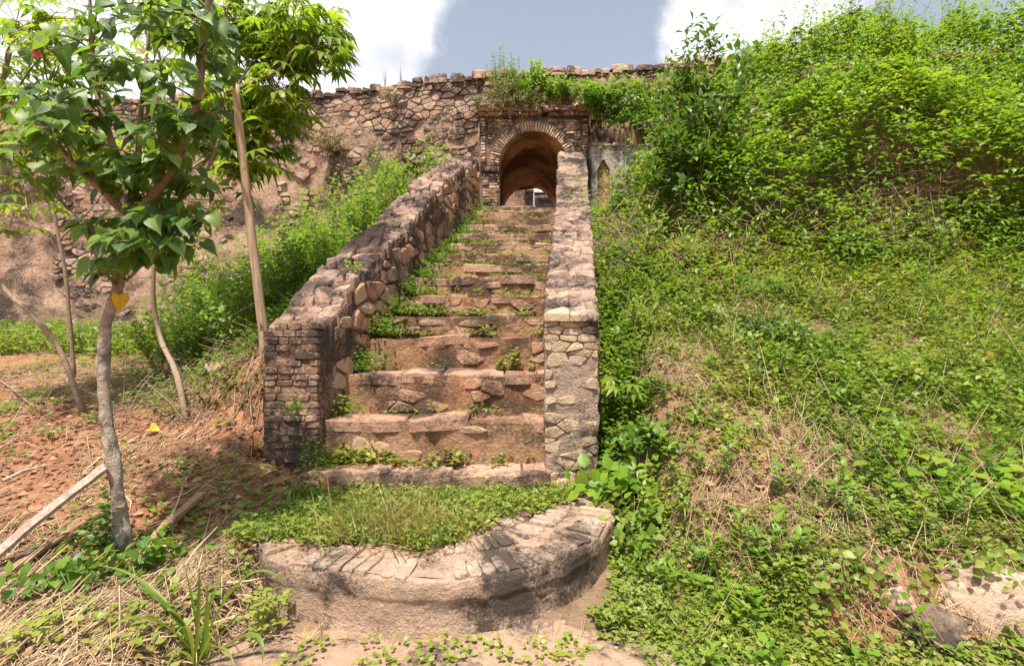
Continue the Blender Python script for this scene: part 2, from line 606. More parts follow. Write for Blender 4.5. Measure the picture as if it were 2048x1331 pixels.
WALL_Y = 11.45
GATE_Y = 11.25
AX, AR, ASP = .484, .765, 5.37       # gateway arch: centre x, inner radius, springing height


def terrain(x, y, rough=True):
    x = np.asarray(x, float)
    y = np.asarray(y, float)
    # left terrace of bare earth
    zl = np.interp(y, [-5, 1, 2, 3, 4, 5, 6, 8, 10, 12], [-.2, 0., .1, .36, .58, .80, .96, 1.2, 1.4, 1.55])
    # bank that climbs beside the stair
    dl = np.clip(xl_out(np.clip(y, 4.2, 11)) - x, 0, 10)
    up = np.interp(y, [4.3, 5, 6.4, 8, 9.7, 11], [0, .68, 1.4, 2.0, 2.6, 2.8])
    wid = np.interp(y, [4.3, 6, 9, 11], [1.3, 2.6, 4.0, 4.5])
    zl = zl + up * (1 - sstep(.0, 1.0, dl / wid)) * sstep(4.2, 5.0, y)
    # bank right of the tree where the terrace drops to the platform
    zl = zl - .16 * np.exp(-(((x + 2.1) / .42) ** 2 + ((y - 3.2) / .5) ** 2))
    # right slope and the thicket-covered bank behind
    zr = np.interp(y, [-5, 1, 2.3, 2.42, 2.72, 3.4, 4.2, 5, 6, 6.8], [-.3, -.05, .0, .06, .40, .63, 1.0, 1.38, 1.95, 2.5])
    lo = np.interp(y, [-5, 2.0, 2.7, 3.4, 4.2], [-.3, 0, .12, .38, .8])
    wz = sstep(.9, 1.7, x)
    zr = np.where(y < 4.2, lo * (1 - wz) + zr * wz, zr)
    ztop = np.interp(x, [.5, 2.2, 3.0, 4.5, 6.0, 10, 30], [3.55, 3.7, 4.6, 6.1, 7.0, 7.3, 7.5])
    t = np.clip((y - 6.8) / 3.2, 0, 1)
    tt = t ** .85
    zr = np.where(y > 6.8, 2.5 + (ztop - 2.5) * tt, zr)
    # middle, beneath platform and stair
    zc = np.interp(y, np.concatenate([[-5, 1, 2.5, 2.7, 3.9], sy[1:], [12]]),
                   np.concatenate([[-.25, -.05, -.05, .02, .08], sz[1:] - .75, [FLOOR_Z - .4]]))
    xL = np.where(y < 3.9, -1.42, np.where(y > 4.2, xl_out(np.clip(y, 4.2, 11.3)), -1.42 + (xl_out(4.2) + 1.42) * (y - 3.9) / .3))
    xRp = np.interp(y, [2.4, 2.7, 3.2, 3.9], [.55, .5, .72, .75])
    xR = np.where(y < 3.9, xRp, np.where(y > 4.2, xr_out(np.clip(y, 4.2, 11.3)), .75))
    wl = sstep(0, 1, (xL - x) / .3)
    wr = sstep(0, 1, (x - xR) / .65)
    z = zc * (1 - wl - wr) + zl * wl + zr * wr
    # courtyard level behind the fort wall
    cy = sstep(12.2, 12.8, y) * (1 - sstep(3.2, 4.2, x))
    z = z * (1 - cy) + (FLOOR_Z - .06) * cy
    if rough:
        p = np.stack([x, y, np.zeros_like(x)], -1)
        k = np.clip(wl + wr, .15, 1)
        z = z + k * (fbm(p * 1.1, 3, 3) * .05 + fbm(p * 6, 8, 3) * .018) + fbm(p * 22, 9, 2) * .006
    return z


# ================================================================== ground
xs = np.sort(np.concatenate([np.linspace(-4.2, 3.6, 165), np.linspace(-14, -4.25, 70), np.linspace(3.65, 14, 65), [-400, -150, -60, -30, -20, 20, 30, 60, 150, 400]]))
ys = np.sort(np.concatenate([1.5 * (12.9 / 1.5) ** np.linspace(0, 1, 195), [-400, -100, -30, -10, -4, -1, 0, .6, 1.1, 13.5, 15, 18, 22, 28, 36, 60, 120, 300, 700]]))
gx, gy = np.meshgrid(xs, ys)
gz = terrain(gx, gy)
nx, ny = len(xs), len(ys)
idx = np.arange(nx * ny).reshape(ny, nx)
F = np.stack([idx[:-1, :-1], idx[:-1, 1:], idx[1:, 1:], idx[1:, :-1]], -1).reshape(-1, 4)
ground = mesh_np('ground', np.stack([gx, gy, gz], -1).reshape(-1, 3), F, M['earth'], smooth=True)
lit = ground.data.attributes.new('litter', 'FLOAT', 'POINT')
pp = np.stack([gx, gy, 0 * gx], -1)
lv = sstep(.2, 1.0, gx) * np.clip(.75 + fbm(pp * .9, 40, 3) * .5, 0, 1)
lv = np.maximum(lv, .8 * sstep(-.3, .2, (1 - np.abs(gx - xl_out(np.clip(gy, 4.2, 11)) + 1.6) / 2.0)) * sstep(4.6, 6, gy) * (gx < 0))
lv = np.maximum(lv, sstep(-1.9, -1.5, gx) * (1 - sstep(.9, 1.2, gx)) * (gy < 4))
lv = lv * (1 - sstep(1.3, 1.7, gx) * (1 - sstep(2.66, 2.82, gy)))
lit.data.foreach_set('value', lv.ravel().astype(np.float32))
tag(ground, 'sloping bare red earth and leaf litter around the old stair', kind='structure')


def on_ground(x, y, dz=0.0):
    x = np.asarray(x, float)
    y = np.asarray(y, float)
    return np.stack([x, y, terrain(x, y) + dz], -1)


# ================================================================== masonry builders
def clip_poly(poly, px, py, nx_, ny_):
    """keep the side where (q-p).n <= 0"""
    res = []
    k = len(poly)
    for i in range(k):
        a, b2 = poly[i], poly[(i + 1) % k]
        da = (a[0] - px) * nx_ + (a[1] - py) * ny_
        db = (b2[0] - px) * nx_ + (b2[1] - py) * ny_
        if da <= 0:
            res.append(a)
        if da * db < 0:
            t = da / (da - db)
            res.append((a[0] + (b2[0] - a[0]) * t, a[1] + (b2[1] - a[1]) * t))
    return res


def cells(u0, u1, v0, v1, su, sv, jit=.42, rs=None, drop=.28):
    """irregular stone outlines filling a rectangle; su, sv mean size"""
    rs = rs or random
    nu = max(1, round((u1 - u0) / su))
    nv = max(1, round((v1 - v0) / sv))
    du, dv = (u1 - u0) / nu, (v1 - v0) / nv
    S = {}
    for j in range(-1, nv + 1):
        for i in range(-1, nu + 2):
            S[i, j] = (u0 + (i + .5 + rs.uniform(-jit, jit) + (.5 if j % 2 else 0) - .25) * du, v0 + (j + .5 + rs.uniform(-jit, jit) * .8) * dv)
    for key in list(S):
        if rs.random() < drop and 0 <= key[0] < nu and nv > 1:
            del S[key]
    out = []
    asp = du / dv
    for (i, j), s in S.items():
        poly = [(u0, v0), (u1, v0), (u1, v1), (u0, v1)]
        if not (u0 - du * .4 < s[0] < u1 + du * .4 and v0 - dv * .4 < s[1] < v1 + dv * .4):
            continue
        for a in (-3, -2, -1, 0, 1, 2, 3):
            for b_ in (-3, -2, -1, 0, 1, 2, 3):
                if (a or b_) and (i + a, j + b_) in S:
                    q = S[i + a, j + b_]
                    nx_, ny_ = (q[0] - s[0]) / asp ** 2, (q[1] - s[1])
                    poly = clip_poly(poly, (q[0] + s[0]) / 2, (q[1] + s[1]) / 2, nx_, ny_)
                    if len(poly) < 3:
                        break
            if len(poly) < 3:
                break
        if len(poly) >= 3:
            out.append(poly)
    return out


def stone_geo(poly, mp, gap=.012, proud=.03, depth=.05, rs=None, dome=.78, cut=True, wob=.06):
    """one stone: outline, rounded shoulder and uneven face; mp(u,v,h) -> xyz"""
    rs = rs or random
    cx = sum(p[0] for p in poly) / len(poly)
    cy = sum(p[1] for p in poly) / len(poly)
    du = max(p[0] for p in poly) - min(p[0] for p in poly)
    dv = max(p[1] for p in poly) - min(p[1] for p in poly)
    if min(du, dv) < gap * 2.4:
        return None
    fu, fv = 1 - gap * 2 / du, 1 - gap * 2 / dv
    pts = [(cx + (p[0] - cx) * fu, cy + (p[1] - cy) * fv) for p in poly]
    if cut:
        q = []
        for i in range(len(pts)):
            a, b_ = pts[i], pts[(i + 1) % len(pts)]
            t = rs.uniform(.07, .2)
            q.append((a[0] + (b_[0] - a[0]) * t, a[1] + (b_[1] - a[1]) * t))
            q.append((a[0] + (b_[0] - a[0]) * (1 - t), a[1] + (b_[1] - a[1]) * (1 - t)))
        pts = q
    # drop near-duplicates
    q = []
    for p in pts:
        if not q or math.hypot((p[0] - q[-1][0]), (p[1] - q[-1][1])) > .004:
            q.append(p)
    pts = q
    n = len(pts)
    if n < 4:
        return None
    tu, tv = rs.uniform(-1, 1) * proud * .5, rs.uniform(-1, 1) * proud * .5
    V = []
    for p in pts:
        V.append(mp(p[0], p[1], -depth))
    for p in pts:
        V.append(mp(p[0], p[1], proud * rs.uniform(.35, .6)))
    for p in pts:
        k = dome + rs.uniform(-wob, wob)
        x, y = cx + (p[0] - cx) * k, cy + (p[1] - cy) * k
        V.append(mp(x, y, proud * rs.uniform(.85, 1.1) + tu * (x - cx) / max(du, .01) * 2 + tv * (y - cy) / max(dv, .01) * 2))
    V.append(mp(cx, cy, proud * rs.uniform(.95, 1.2)))
    Fs = []
    for r in (0, 1):
        for i in range(n):
            j = (i + 1) % n
            Fs.append((r * n + i, r * n + j, (r + 1) * n + j, (r + 1) * n + i))
    for i in range(n):
        Fs.append((2 * n + i, 2 * n + (i + 1) % n, 3 * n))
    return V, Fs


def put(name, g, mat, parent, rnd=None):
    if g is None:
        return None
    return mesh_py(name, g[0], g[1], mat, parent, random.random() if rnd is None else rnd)


def grid(fn, nu, nv, disp=None):
    u, v = np.meshgrid(np.linspace(0, 1, nu + 1), np.linspace(0, 1, nv + 1))
    Pq = fn(u.ravel(), v.ravel())
    if disp:
        Pq = Pq + vecnoise(Pq, *disp)
    idx = np.arange((nu + 1) * (nv + 1)).reshape(nv + 1, nu + 1)
    Fq = np.stack([idx[:-1, :-1], idx[:-1, 1:], idx[1:, 1:], idx[1:, :-1]], -1).reshape(-1, 4)
    return Pq, Fq


def grids(name, parts, mat, parent=None, smooth=True):
    V, Fq, n = [], [], 0
    for p, f in parts:
        V.append(p)
        Fq.append(f + n)
        n += len(p)
    V = np.concatenate(V)
    Fq = np.concatenate(Fq)
    rnd = .5 + .5 * np.clip(fbm(V[Fq[:, 0]] * 1.7, 21, 3), -1, 1)
    return mesh_np(name, V, Fq, mat, parent, rnd, smooth)


def box_parts(x0, x1, y0, y1, z0, z1, res, disp, skip=''):
    """six displaced faces of a box; x0.. may be scalars"""
    nxr, nyr, nzr = (max(1, int((b - a) / res)) for a, b in ((x0, x1), (y0, y1), (z0, z1)))
    L = lambda a, b, t: a + (b - a) * t
    st = lambda *a: np.stack(np.broadcast_arrays(*a), -1).astype(float)
    d = {
        'f': (lambda u, v: st(L(x0, x1, u), y0, L(z0, z1, v)), nxr, nzr),
        'b': (lambda u, v: st(L(x1, x0, u), y1, L(z0, z1, v)), nxr, nzr),
        'l': (lambda u, v: st(x0, L(y1, y0, u), L(z0, z1, v)), nyr, nzr),
        'r': (lambda u, v: st(x1, L(y0, y1, u), L(z0, z1, v)), nyr, nzr),
        't': (lambda u, v: st(L(x0, x1, u), L(y0, y1, v), z1), nxr, nyr)}
    return [grid(f, a, b, disp) for k, (f, a, b) in d.items() if k not in skip]


# ================================================================== staircase
stair = empty('staircase', (-.6, 4.0, .1), 'long flight of worn reddish stone steps climbing between two parapets to the gate', 'staircase')
prev = .2
for k, (d, z) in enumerate(STEPS):
    last = k == len(STEPS) - 1
    dn = STEPS[k + 1][0] if not last else 11.3
    xa, xb = float(xl_in(d)) - .06, float(xr_in(d)) + .06
    amp = .015 if k > 3 else .018
    st = grids('step', box_parts(xa, xb, d, dn + .2, prev - .18, z - .03, .045, (7, amp, 60 + k, 4), skip='blr'), M['stair_core'], stair)
    # riser stones
    h0, h1 = prev + .0, z - .05
    for poly in cells(xa + .04, xb - .04, h0, h1, .19 if k < 6 else .22, .10):
        if random.random() < (.68 if k < 4 else .5):
            continue
        put('stone', stone_geo(poly, lambda u, v, h, d=d: (u, d - h, v), gap=.012, proud=random.uniform(.002, .018), depth=.06, dome=.88), M['stair_stone'], st)
    # tread slabs, worn and uneven
    x = xa + .05
    while x < xb - .05:
        w = random.uniform(.3, .75) if k < 4 else random.uniform(.2, .5)
        x2 = min(x + w, xb - .03)
        if xb - x2 < .12:
            x2 = xb - .03
        f = random.uniform(-.03, .015)
        pr = random.uniform(.022, .036)
        nfp = max(3, int((x2 - x) / .07))
        poly = [(x + (x2 - x) * i_ / nfp, f + random.uniform(-.022, .016) + (.02 if i_ in (0, nfp) else 0)) for i_ in range(nfp + 1)] + [(x2, dn - d + .06), (x, dn - d + .06)]
        tl_ = random.uniform(-.05, .05)
        if random.random() > (.1 if k < 3 else .3):
            put('slab', stone_geo(poly, lambda u, v, h, d=d, z=z, x=x, tl_=tl_: (u, d + v, z - .032 + h + (u - x) * tl_ - .010 * math.sin((u + 1.3) * 4 + d * 9)), gap=.004, proud=pr, depth=.07, dome=.95, wob=.012, cut=False), M['tread'], st)
        x = x2
    prev = z
# landing and passage floor
grids('passage_floor', [grid(lambda u, v: np.stack([AX - .95 + 1.9 * u, 11.25 + 5.0 * v, 0 * u + FLOOR_Z - .012], -1), 12, 30, (3, .01, 4, 2))], M['stair_core'], stair)


# ================================================================== stair parapets
def parapet_core(name, xi, xo, zt, zb, y0, y1, mat, parent, disp, n_len=120, n_h=34):
    ys_ = lambda t: y0 + (y1 - y0) * t

    def face(xf):
        def fn(u, v):
            y = ys_(u)
            a, b_ = zb(y), zt(y)
            return np.stack([xf(y), y, a + (b_ - a) * v], -1)
        return fn

    def end(y):
        def fn(u, v):
            yy = np.full_like(u, y)
            a, b_ = zb(yy), zt(yy)
            return np.stack([xo(yy) + (xi(yy) - xo(yy)) * u, yy, a + (b_ - a) * v], -1)
        return fn

    def top(u, v):
        y = ys_(u)
        return np.stack([xo(y) + (xi(y) - xo(y)) * v, y, zt(y)], -1)
    return grids(name, [grid(face(xi), n_len, n_h, disp), grid(face(xo), n_len, n_h, disp), grid(top, n_len, 12, disp),
                        grid(end(y0), 14, 40, disp), grid(end(y1), 8, 10, disp)], mat, parent)


lp = empty('stair_parapet', (-1.85, 4.2, .3), 'rubble stair parapet with black-stained plaster and a brick end pier', 'parapet')
core = parapet_core('plaster_core', xl_in, xl_out, lambda y: zl_top(y) - .12, lambda y: np.minimum(stair_z(y) - .5, .3 + (y - 4.2) * .6), 4.2, 11.2, M['para_plaster'], lp, (5.5, .022, 31, 4))
# rubble on the face towards the steps
for poly in cells(4.40, 9.75, .7, 5.0, .21, .135, jit=.46, drop=.32):
    cu = sum(p[0] for p in poly) / len(poly)
    cv = sum(p[1] for p in poly) / len(poly)
    if cv < float(stair_z(cu)) - .05 or max(p_[1] - float(zl_top(p_[0])) for p_ in poly) > -.07:
        continue
    nv = float(fbm(np.array([[cu * 1.4, cv * 2.2, 3.]]), 77, 2)[0])
    pr = .016 + .024 * nv + random.uniform(-.008, .01)
    if pr < .009:
        continue
    put('stone', stone_geo(poly, lambda u, v, h: (float(xl_in(u)) + h, u, v), gap=.022, proud=pr, depth=.05, dome=.86), M['para_stone'], core)
# brick pier at the foot
pier = grids('brick_pier', box_parts(float(xl_out(4.2)) + .015, float(xl_in(4.2)) - .012, 4.165, 4.4, .25, 1.62, .04, (7, .014, 33, 3), skip='b'), M['para_plaster'], lp)
z = .42
row = 0
while z < 1.66:
    hgt = random.uniform(.05, .066)
    xa, xb = float(xl_out(4.2)), float(xl_in(4.2))
    # rounded shoulder at the top of the pier
    inset = max(0, (z - 1.45)) * .55
    x = xa + inset + random.uniform(0, .02)
    while x < xb - .02:
        w = random.choice([random.uniform(.08, .12), random.uniform(.13, .2)])
        x2 = min(x + w, xb + random.uniform(-.006, .008))
        if xb - x2 < .05:
            x2 = xb + random.uniform(-.006, .008)
        if random.random() > (.12 if z > .6 else .35):
            put('brick', stone_geo([(x, z), (x2, z), (x2, z + hgt), (x, z + hgt)], lambda u, v, h: (u, 4.165 - h, v), gap=.004, proud=random.uniform(.004, .02), depth=.05, dome=.9), M['brick'], pier)
        x = x2
    # return of the quoin towards the stair
    if row % 2 == 0 or random.random() < .4:
        L = random.uniform(.1, .24)
        put('brick', stone_geo([(4.15, z), (4.15 + L, z), (4.15 + L, z + hgt), (4.15, z + hgt)], lambda u, v, h: (float(xl_in(4.2)) - .01 + h, u, v), gap=.005, proud=random.uniform(.008, .022), depth=.05, dome=.86), M['brick'], pier)
    z += hgt
    row += 1


def coping(parent, xi, xo, zt, y0, y1, mat, dmin, dmax, n_across=(2, 3), thick=.1):
    y = y0
    while y < y1:
        dd = random.uniform(dmin, dmax)
        a, b_ = float(xo(y)), float(xi(y))
        if a > b_:
            a, b_ = b_, a
        a -= random.uniform(0, .03)
        b_ += random.uniform(0, .03)
        n = random.choice(n_across)
        cuts = sorted([a] + [a + (b_ - a) * (i + random.uniform(-.2, .2)) / n for i in range(1, n)] + [b_])
        for i in range(n):
            x0, x1 = cuts[i], cuts[i + 1]
            zz = float(zt(y)) - .075 + random.uniform(-.018, .018)
            j = lambda: random.uniform(-.02, .02)
            poly = [(x0 + j() * .5, y + j()), ((x0 + x1) / 2, y + j() - .01), (x1 + j() * .5, y + j()), (x1, y + dd + .1), (x0, y + dd + .1)]
            tl = random.uniform(-.06, .10)
            sl = .62 * float(zt(y + .3) - zt(y)) / .3 + random.uniform(-.12, .08)
            put('coping_stone', stone_geo(poly, lambda u, v, h, zz=zz, yy=y, tl=tl, x0=x0, sl=sl: (u, v, zz + h + (v - yy) * sl + (u - x0) * tl), gap=.004, proud=random.uniform(.04, .07), depth=thick, dome=.88), mat, parent)
        y += dd


coping(lp, xl_in, xl_out, zl_top, 4.26, 9.75, M['coping'], .08, .17, (3, 3, 4))

rp = empty('stair_parapet', (.5, 4.2, .3), 'low stair parapet of layered flat stones with a mortared square pillar front', 'parapet')
core = parapet_core('rubble_core', xr_in, xr_out, lambda y: zr_top(y) - .06, lambda y: np.minimum(stair_z(y) - .5, .1 + (y - 4.2) * .55), 4.22, 11.25, M['pillar_mortar'], rp, (9, .024, 35, 4), 170, 46)
for poly in cells(float(xr_in(4.2)), float(xr_out(4.2)), .34, 1.72, .13, .066, jit=.3, drop=.2):
    cu = sum(p[0] for p in poly) / len(poly)
    cv = sum(p[1] for p in poly) / len(poly)
    edge = min(cu - float(xr_in(4.2)), float(xr_out(4.2)) - cu)
    keep = .75 if cv > 1.35 else (.7 if edge < .09 else .16)
    if cv < .55:
        keep = .6
    if random.random() < keep:
        put('stone', stone_geo(poly, lambda u, v, h: (u, 4.215 - h, v), gap=.006, proud=random.uniform(.004, .016), depth=.05, dome=.92), M['pillar_stone'], core)
# flat lip stones over the pillar
for x0, x1, col in ((.27, .5, .2), (.48, .735, .9)):
    put('coping_stone', stone_geo([(x0, 4.17), (x1, 4.16), (x1, 4.42), (x0, 4.42)], lambda u, v, h: (u, v, 1.72 + h), gap=.004, proud=.07, depth=.02, dome=.85), M['pillar_stone'], rp, col)
coping(rp, xr_in, xr_out, zr_top, 4.36, 11.2, M['coping'], .07, .15, (2, 3, 4))
# plinth stones at the pillar foot
for x0, x1, zz in ((.30, .52, .30), (.40, .73, .20)):
    put('stone', stone_geo([(x0, 4.1), (x1, 4.08), (x1, 4.3), (x0, 4.3)], lambda u, v, h, zz=zz: (u, v, zz + h), gap=.004, proud=.07, depth=.06, dome=.9), M['pillar_stone'], core, .6)


# ================================================================== fort wall
ZT = ([-16, -9, -4.4, -.7, 1.8, 5.3, 9, 12], [6.9, 6.95, 7.08, 7.55, 7.62, 7.9, 8.0, 8.0])


def zt(x):
    return np.interp(x, *ZT)


def wall_y(z):
    return WALL_Y + .035 * (np.asarray(z) - 4)


GX0, GX1 = -.73, 1.72
fort = empty('fort_wall', (-4, WALL_Y, 1.5), 'high rubble fort wall with patches of stained plaster above the stair', 'wall')


def fw(u, v):
    x = -16 + 26 * u
    zz = 1.0 + (zt(x) - 1.0) * v
    p = np.stack([x, wall_y(zz), zz], -1)
    q = vecnoise(p, 1.6, .05, 41, 4) + vecnoise(p, 7, .012, 43, 3)
    q[:, 0] *= .3
    q[:, 2] *= .3
    return p + q


pv, pf = grid(fw, 400, 100)
cen = pv[pf].mean(1)
keep = ~((cen[:, 0] > GX0 + .1) & (cen[:, 0] < GX1 - .1) & (cen[:, 2] < 6.4))
pf = pf[keep]
ft = grid(lambda u, v: np.stack([-16 + 26 * u, 11.56 + 4.1 * v, zt(-16 + 26 * u)], -1), 130, 12, (3, .03, 44, 3))
bk, bf = grid(lambda u, v: np.stack([-16 + 26 * u, 0 * u + 15.66, 3 + (zt(-16 + 26 * u) - 3) * v], -1), 120, 40, (3, .03, 45, 2))
cb = bk[bf].mean(1)
bf = bf[~((np.abs(cb[:, 0] - AX) < .8) & (cb[:, 2] < 6.1))]
wall_core = grids('mortar_wall', [(pv, pf), ft, (bk, bf)], M['fort_mortar'], fort)

cand = []
for poly in cells(-10.5, -.78, .0, 5.0, .18, .11, jit=.47, drop=.36) + [p for p in cells(-.7, 5.6, .0, 1.15, .18, .11, jit=.47, drop=.36)]:
    cu = sum(p[0] for p in poly) / len(poly)
    cv = sum(p[1] for p in poly) / len(poly)
    nv = float(fbm(np.array([[cu * .7, cv * 1.1, 1.]]), 91, 3)[0])
    cover = .98 if cv < .95 else .62 - .35 * sstep(1.2, 2.6, cv) + .55 * nv
    if random.random() > cover:
        continue
    pr = random.uniform(.008, .032) if cv < 1.0 else random.uniform(.006, .022)

    def mp(u, v, h):
        z_ = float(zt(u)) - v
        return (u, float(wall_y(z_)) - .012 - h, z_)
    g = stone_geo(poly, mp, gap=.011 if cv < 1 else .02, proud=pr, depth=.07, dome=.84)
    if g is None:
        continue
    a = (max(p[0] for p in poly) - min(p[0] for p in poly)) * (max(p[1] for p in poly) - min(p[1] for p in poly))
    vis = (-4.9 < cu < -.75 and cv < 2.9) or (cu > 1.7 and cv < .5)
    cand.append((vis, a, g))
cand.sort(key=lambda t: (-t[0], -t[1]))
rest = Acc()
for i, (vis, a, g) in enumerate(cand):
    if i < 240:
        put('stone', g, M['fort_stone'], wall_core)
    else:
        rest.add(*g, random.random())
o = rest.build('rubble_stones', M['fort_stone'], wall_core)
tag(o, kind='stuff')
# ragged course along the top
x = -9.5
cop_rest = Acc()
while x < 6.2:
    w = random.uniform(.14, .38)
    for lay in range(2):
        if lay and random.random() < .45:
            continue
        zz = float(zt(x)) - .02 + lay * .075 + random.uniform(-.02, .02)
        off = random.uniform(-.04, .05)
        g = stone_geo([(x + off, 0), (x + w / 2 + off, random.uniform(-.04, 0)), (x + w + off, 0), (x + w + off, .35), (x + off, .35)],
                      lambda u, v, h, zz=zz: (u, 11.5 + v, zz + h), gap=.006, proud=random.uniform(.05, .09), depth=.04, dome=.85)
        if g and -4.8 < x < 5.5 and not (-.6 < x < 1.2) and lay == 0:
            put('capstone', g, M['fort_stone'], wall_core)
        elif g:
            cop_rest.add(*g, random.random())
    x += w
tag(cop_rest.build('capstones', M['fort_stone'], wall_core), kind='stuff')

# ================================================================== gateway
gate = empty('arched_gateway', (AX, GATE_Y, FLOOR_Z), 'round-arched brick gateway with a deep ochre barrel vault at the stair head', 'gateway')
gz0, gz1 = 3.7, 6.47
N = 40
V, Fq = [], []


def gate_pt(x, z_, y):
    return (x, y, z_)


YC = GATE_Y + .03
ring, outer = [], []
for i in range(N + 1):
    a = math.pi * i / N
    c_, s_ = math.cos(a), math.sin(a)
    ring.append((AX + AR * c_, ASP + AR * s_))
    t = 1e9
    if c_ > 1e-6: t = min(t, (GX1 - AX) / c_)
    if c_ < -1e-6: t = min(t, (GX0 - AX) / c_)
    if s_ > 1e-6: t = min(t, (gz1 - ASP) / s_)
    outer.append((AX + t * c_, ASP + t * s_))
A = Acc()
for i in range(N):
    A.add([gate_pt(*ring[i], YC), gate_pt(*outer[i], YC), gate_pt(*outer[i + 1], YC), gate_pt(*ring[i + 1], YC)], [(0, 1, 2, 3)])
for cx_, cz_, i in ((GX1, gz1, 0), (GX0, gz1, 1)):
    # corner triangles left by the radial strip
    k = [j for j in range(N) if (abs(outer[j][0] - cx_) < 1e-6) != (abs(outer[j + 1][0] - cx_) < 1e-6)]
    for j in k:
        A.add([gate_pt(*outer[j], YC), gate_pt(cx_, cz_, YC), gate_pt(*outer[j + 1], YC)], [(0, 1, 2)])
for xa, xb in ((GX0, AX - AR), (AX + AR, GX1)):
    A.add([gate_pt(xa, gz0, YC), gate_pt(xb, gz0, YC), gate_pt(xb, ASP, YC), gate_pt(xa, ASP, YC)], [(0, 1, 2, 3)])
# returns and top
A.add([(GX0, YC, gz0), (GX0, 11.8, gz0), (GX0, 11.8, gz1), (GX0, YC, gz1)], [(0, 1, 2, 3)])
A.add([(GX1, YC, gz0), (GX1, 11.8, gz0), (GX1, 11.8, gz1), (GX1, YC, gz1)], [(0, 1, 2, 3)])
A.add([(GX0, YC, gz1), (GX1, YC, gz1), (GX1, 11.8, gz1), (GX0, 11.8, gz1)], [(0, 1, 2, 3)])
facade = A.build('facade', M['gate_core'], gate)


def vault_fn(r, ya, yb, z0):
    tot = (ASP - z0) * 2 + math.pi * r

    def fn(u, v):
        s = u * tot
        y = ya + (yb - ya) * v
        h = ASP - z0
        x = np.where(s < h, AX - r, np.where(s > h + math.pi * r, AX + r, AX - r * np.cos((s - h) / r)))
        zz = np.where(s < h, z0 + s, np.where(s > h + math.pi * r, z0 + (tot - s), ASP + r * np.sin((s - h) / r)))
        return np.stack([x + .05 * (y - 11.3) / 4.4, y, zz], -1)
    return fn


soff = grids('arch_soffit', [grid(vault_fn(AR, YC - .02, 11.62, 3.95), 80, 8, (5, .006, 51, 2))], M['vault'], gate)
grids('barrel_vault', [grid(vault_fn(AR + .045, 11.6, 15.75, 3.95), 90, 70, (2.2, .05, 52, 4))], M['vault'], gate)

mesh_shell = grids('vault_light_seal', [grid(vault_fn(AR + .14, YC + .004, 15.72, 3.9), 60, 6)], M['fort_mortar'], gate)  # unseen outer shell added to keep sunlight from leaking into the vault
# arch ring of radial bricks, two header courses deep at the haunches
nb = 47
for i in range(nb):
    a0, a1 = math.pi * (i) / nb, math.pi * (i + 1) / nb
    cuts = [0, 1] if random.random() < .55 else [0, random.uniform(.4, .6), 1]
    for c0, c1 in zip(cuts[:-1], cuts[1:]):
        r0, r1 = AR + .005 + .225 * c0, AR + .005 + .225 * c1

        def mp(u, v, h):
            return (AX + v * math.cos(u), YC - h, ASP + v * math.sin(u))
        am = (a1 - a0) * .07
        g = stone_geo([(a0 + am, r0), (a1 - am, r0), (a1 - am, r1), (a0 + am, r1)], mp, gap=.0035, proud=random.uniform(.028, .045), depth=.02, dome=.9, cut=False)
        put('voussoir', g, M['gate_brick'], facade)


def gate_bricks(xa, xb, za, zb, ok, lmin=.13, lmax=.24, pr=(.018, .04), rowh=.066):
    z_ = za
    while z_ < zb - .02:
        x = xa - random.uniform(0, .1)
        while x < xb:
            w = random.uniform(lmin, lmax)
            x0, x1 = max(x, xa), min(x + w, xb)
            x += w
            if x1 - x0 < .04 or not ok((x0 + x1) / 2, z_ + rowh / 2, x1 - x0) or random.random() < .06:
                continue
            put('brick', stone_geo([(x0, z_), (x1, z_), (x1, z_ + rowh), (x0, z_ + rowh)], lambda u, v, h: (u, YC - h, v), gap=.006, proud=random.uniform(*pr), depth=.02, dome=.88, cut=False), M['gate_brick'], facade)
        z_ += rowh


out_ring = lambda x, z_, w: z_ < ASP or math.hypot(x - AX, z_ - ASP) > AR + .25 + w * .32
gate_bricks(GX0 + .18, AX + .05, ASP - .02, 6.40, out_ring)
gate_bricks(AX + .05, GX1 - .18, ASP - .02, 6.40, out_ring)
gate_bricks(GX0 + .02, GX0 + .14, 5.3, 6.42, lambda *a: True, .2, .22, (.05, .065))
gate_bricks(GX1 - .13, GX1 - .01, 5.3, 6.42, lambda *a: True, .2, .22, (.05, .065))
gate_bricks(GX0 + .06, AX - AR - .01, 4.0, 5.2, lambda *a: True, .15, .26)
for k in range(9):       # impost band
    x0 = GX0 + .05 + k * .056
    if x0 + .056 < AX - AR + .03:
        put('impost_stone', stone_geo([(x0, 5.21), (x0 + .056, 5.21), (x0 + .056, 5.34), (x0, 5.34)], lambda u, v, h: (u, YC - h, v), gap=.003, proud=random.uniform(.06, .08), depth=.02, dome=.9), M['cornice'], facade)
# cornice: two ragged courses
for zc_, hh, prj in ((6.46, .085, .10), (6.55, .07, .14), (6.63, .09, .06)):
    x = GX0 - .04
    while x < GX1:
        w = random.uniform(.12, .42)
        x1 = min(x + w, GX1 + .04)
        if random.random() > .1:
            put('cornice_stone', stone_geo([(x, zc_), (x1, zc_), (x1, zc_ + hh), (x, zc_ + hh)], lambda u, v, h: (u, YC - h, v), gap=.004, proud=prj + random.uniform(-.03, .02), depth=.3, dome=.9), M['cornice'], facade)
        x = x1
# rubble spandrel stepping back above the cornice
ck = grids('rubble_top', [grid(lambda u, v: np.stack([GX0 + (GX1 - GX0) * u, GATE_Y + .03 + .35 * v, 6.62 + .55 * v - .15 * np.abs(u - .5)], -1), 40, 14, (5, .05, 57, 3))], M['fort_mortar'], gate)

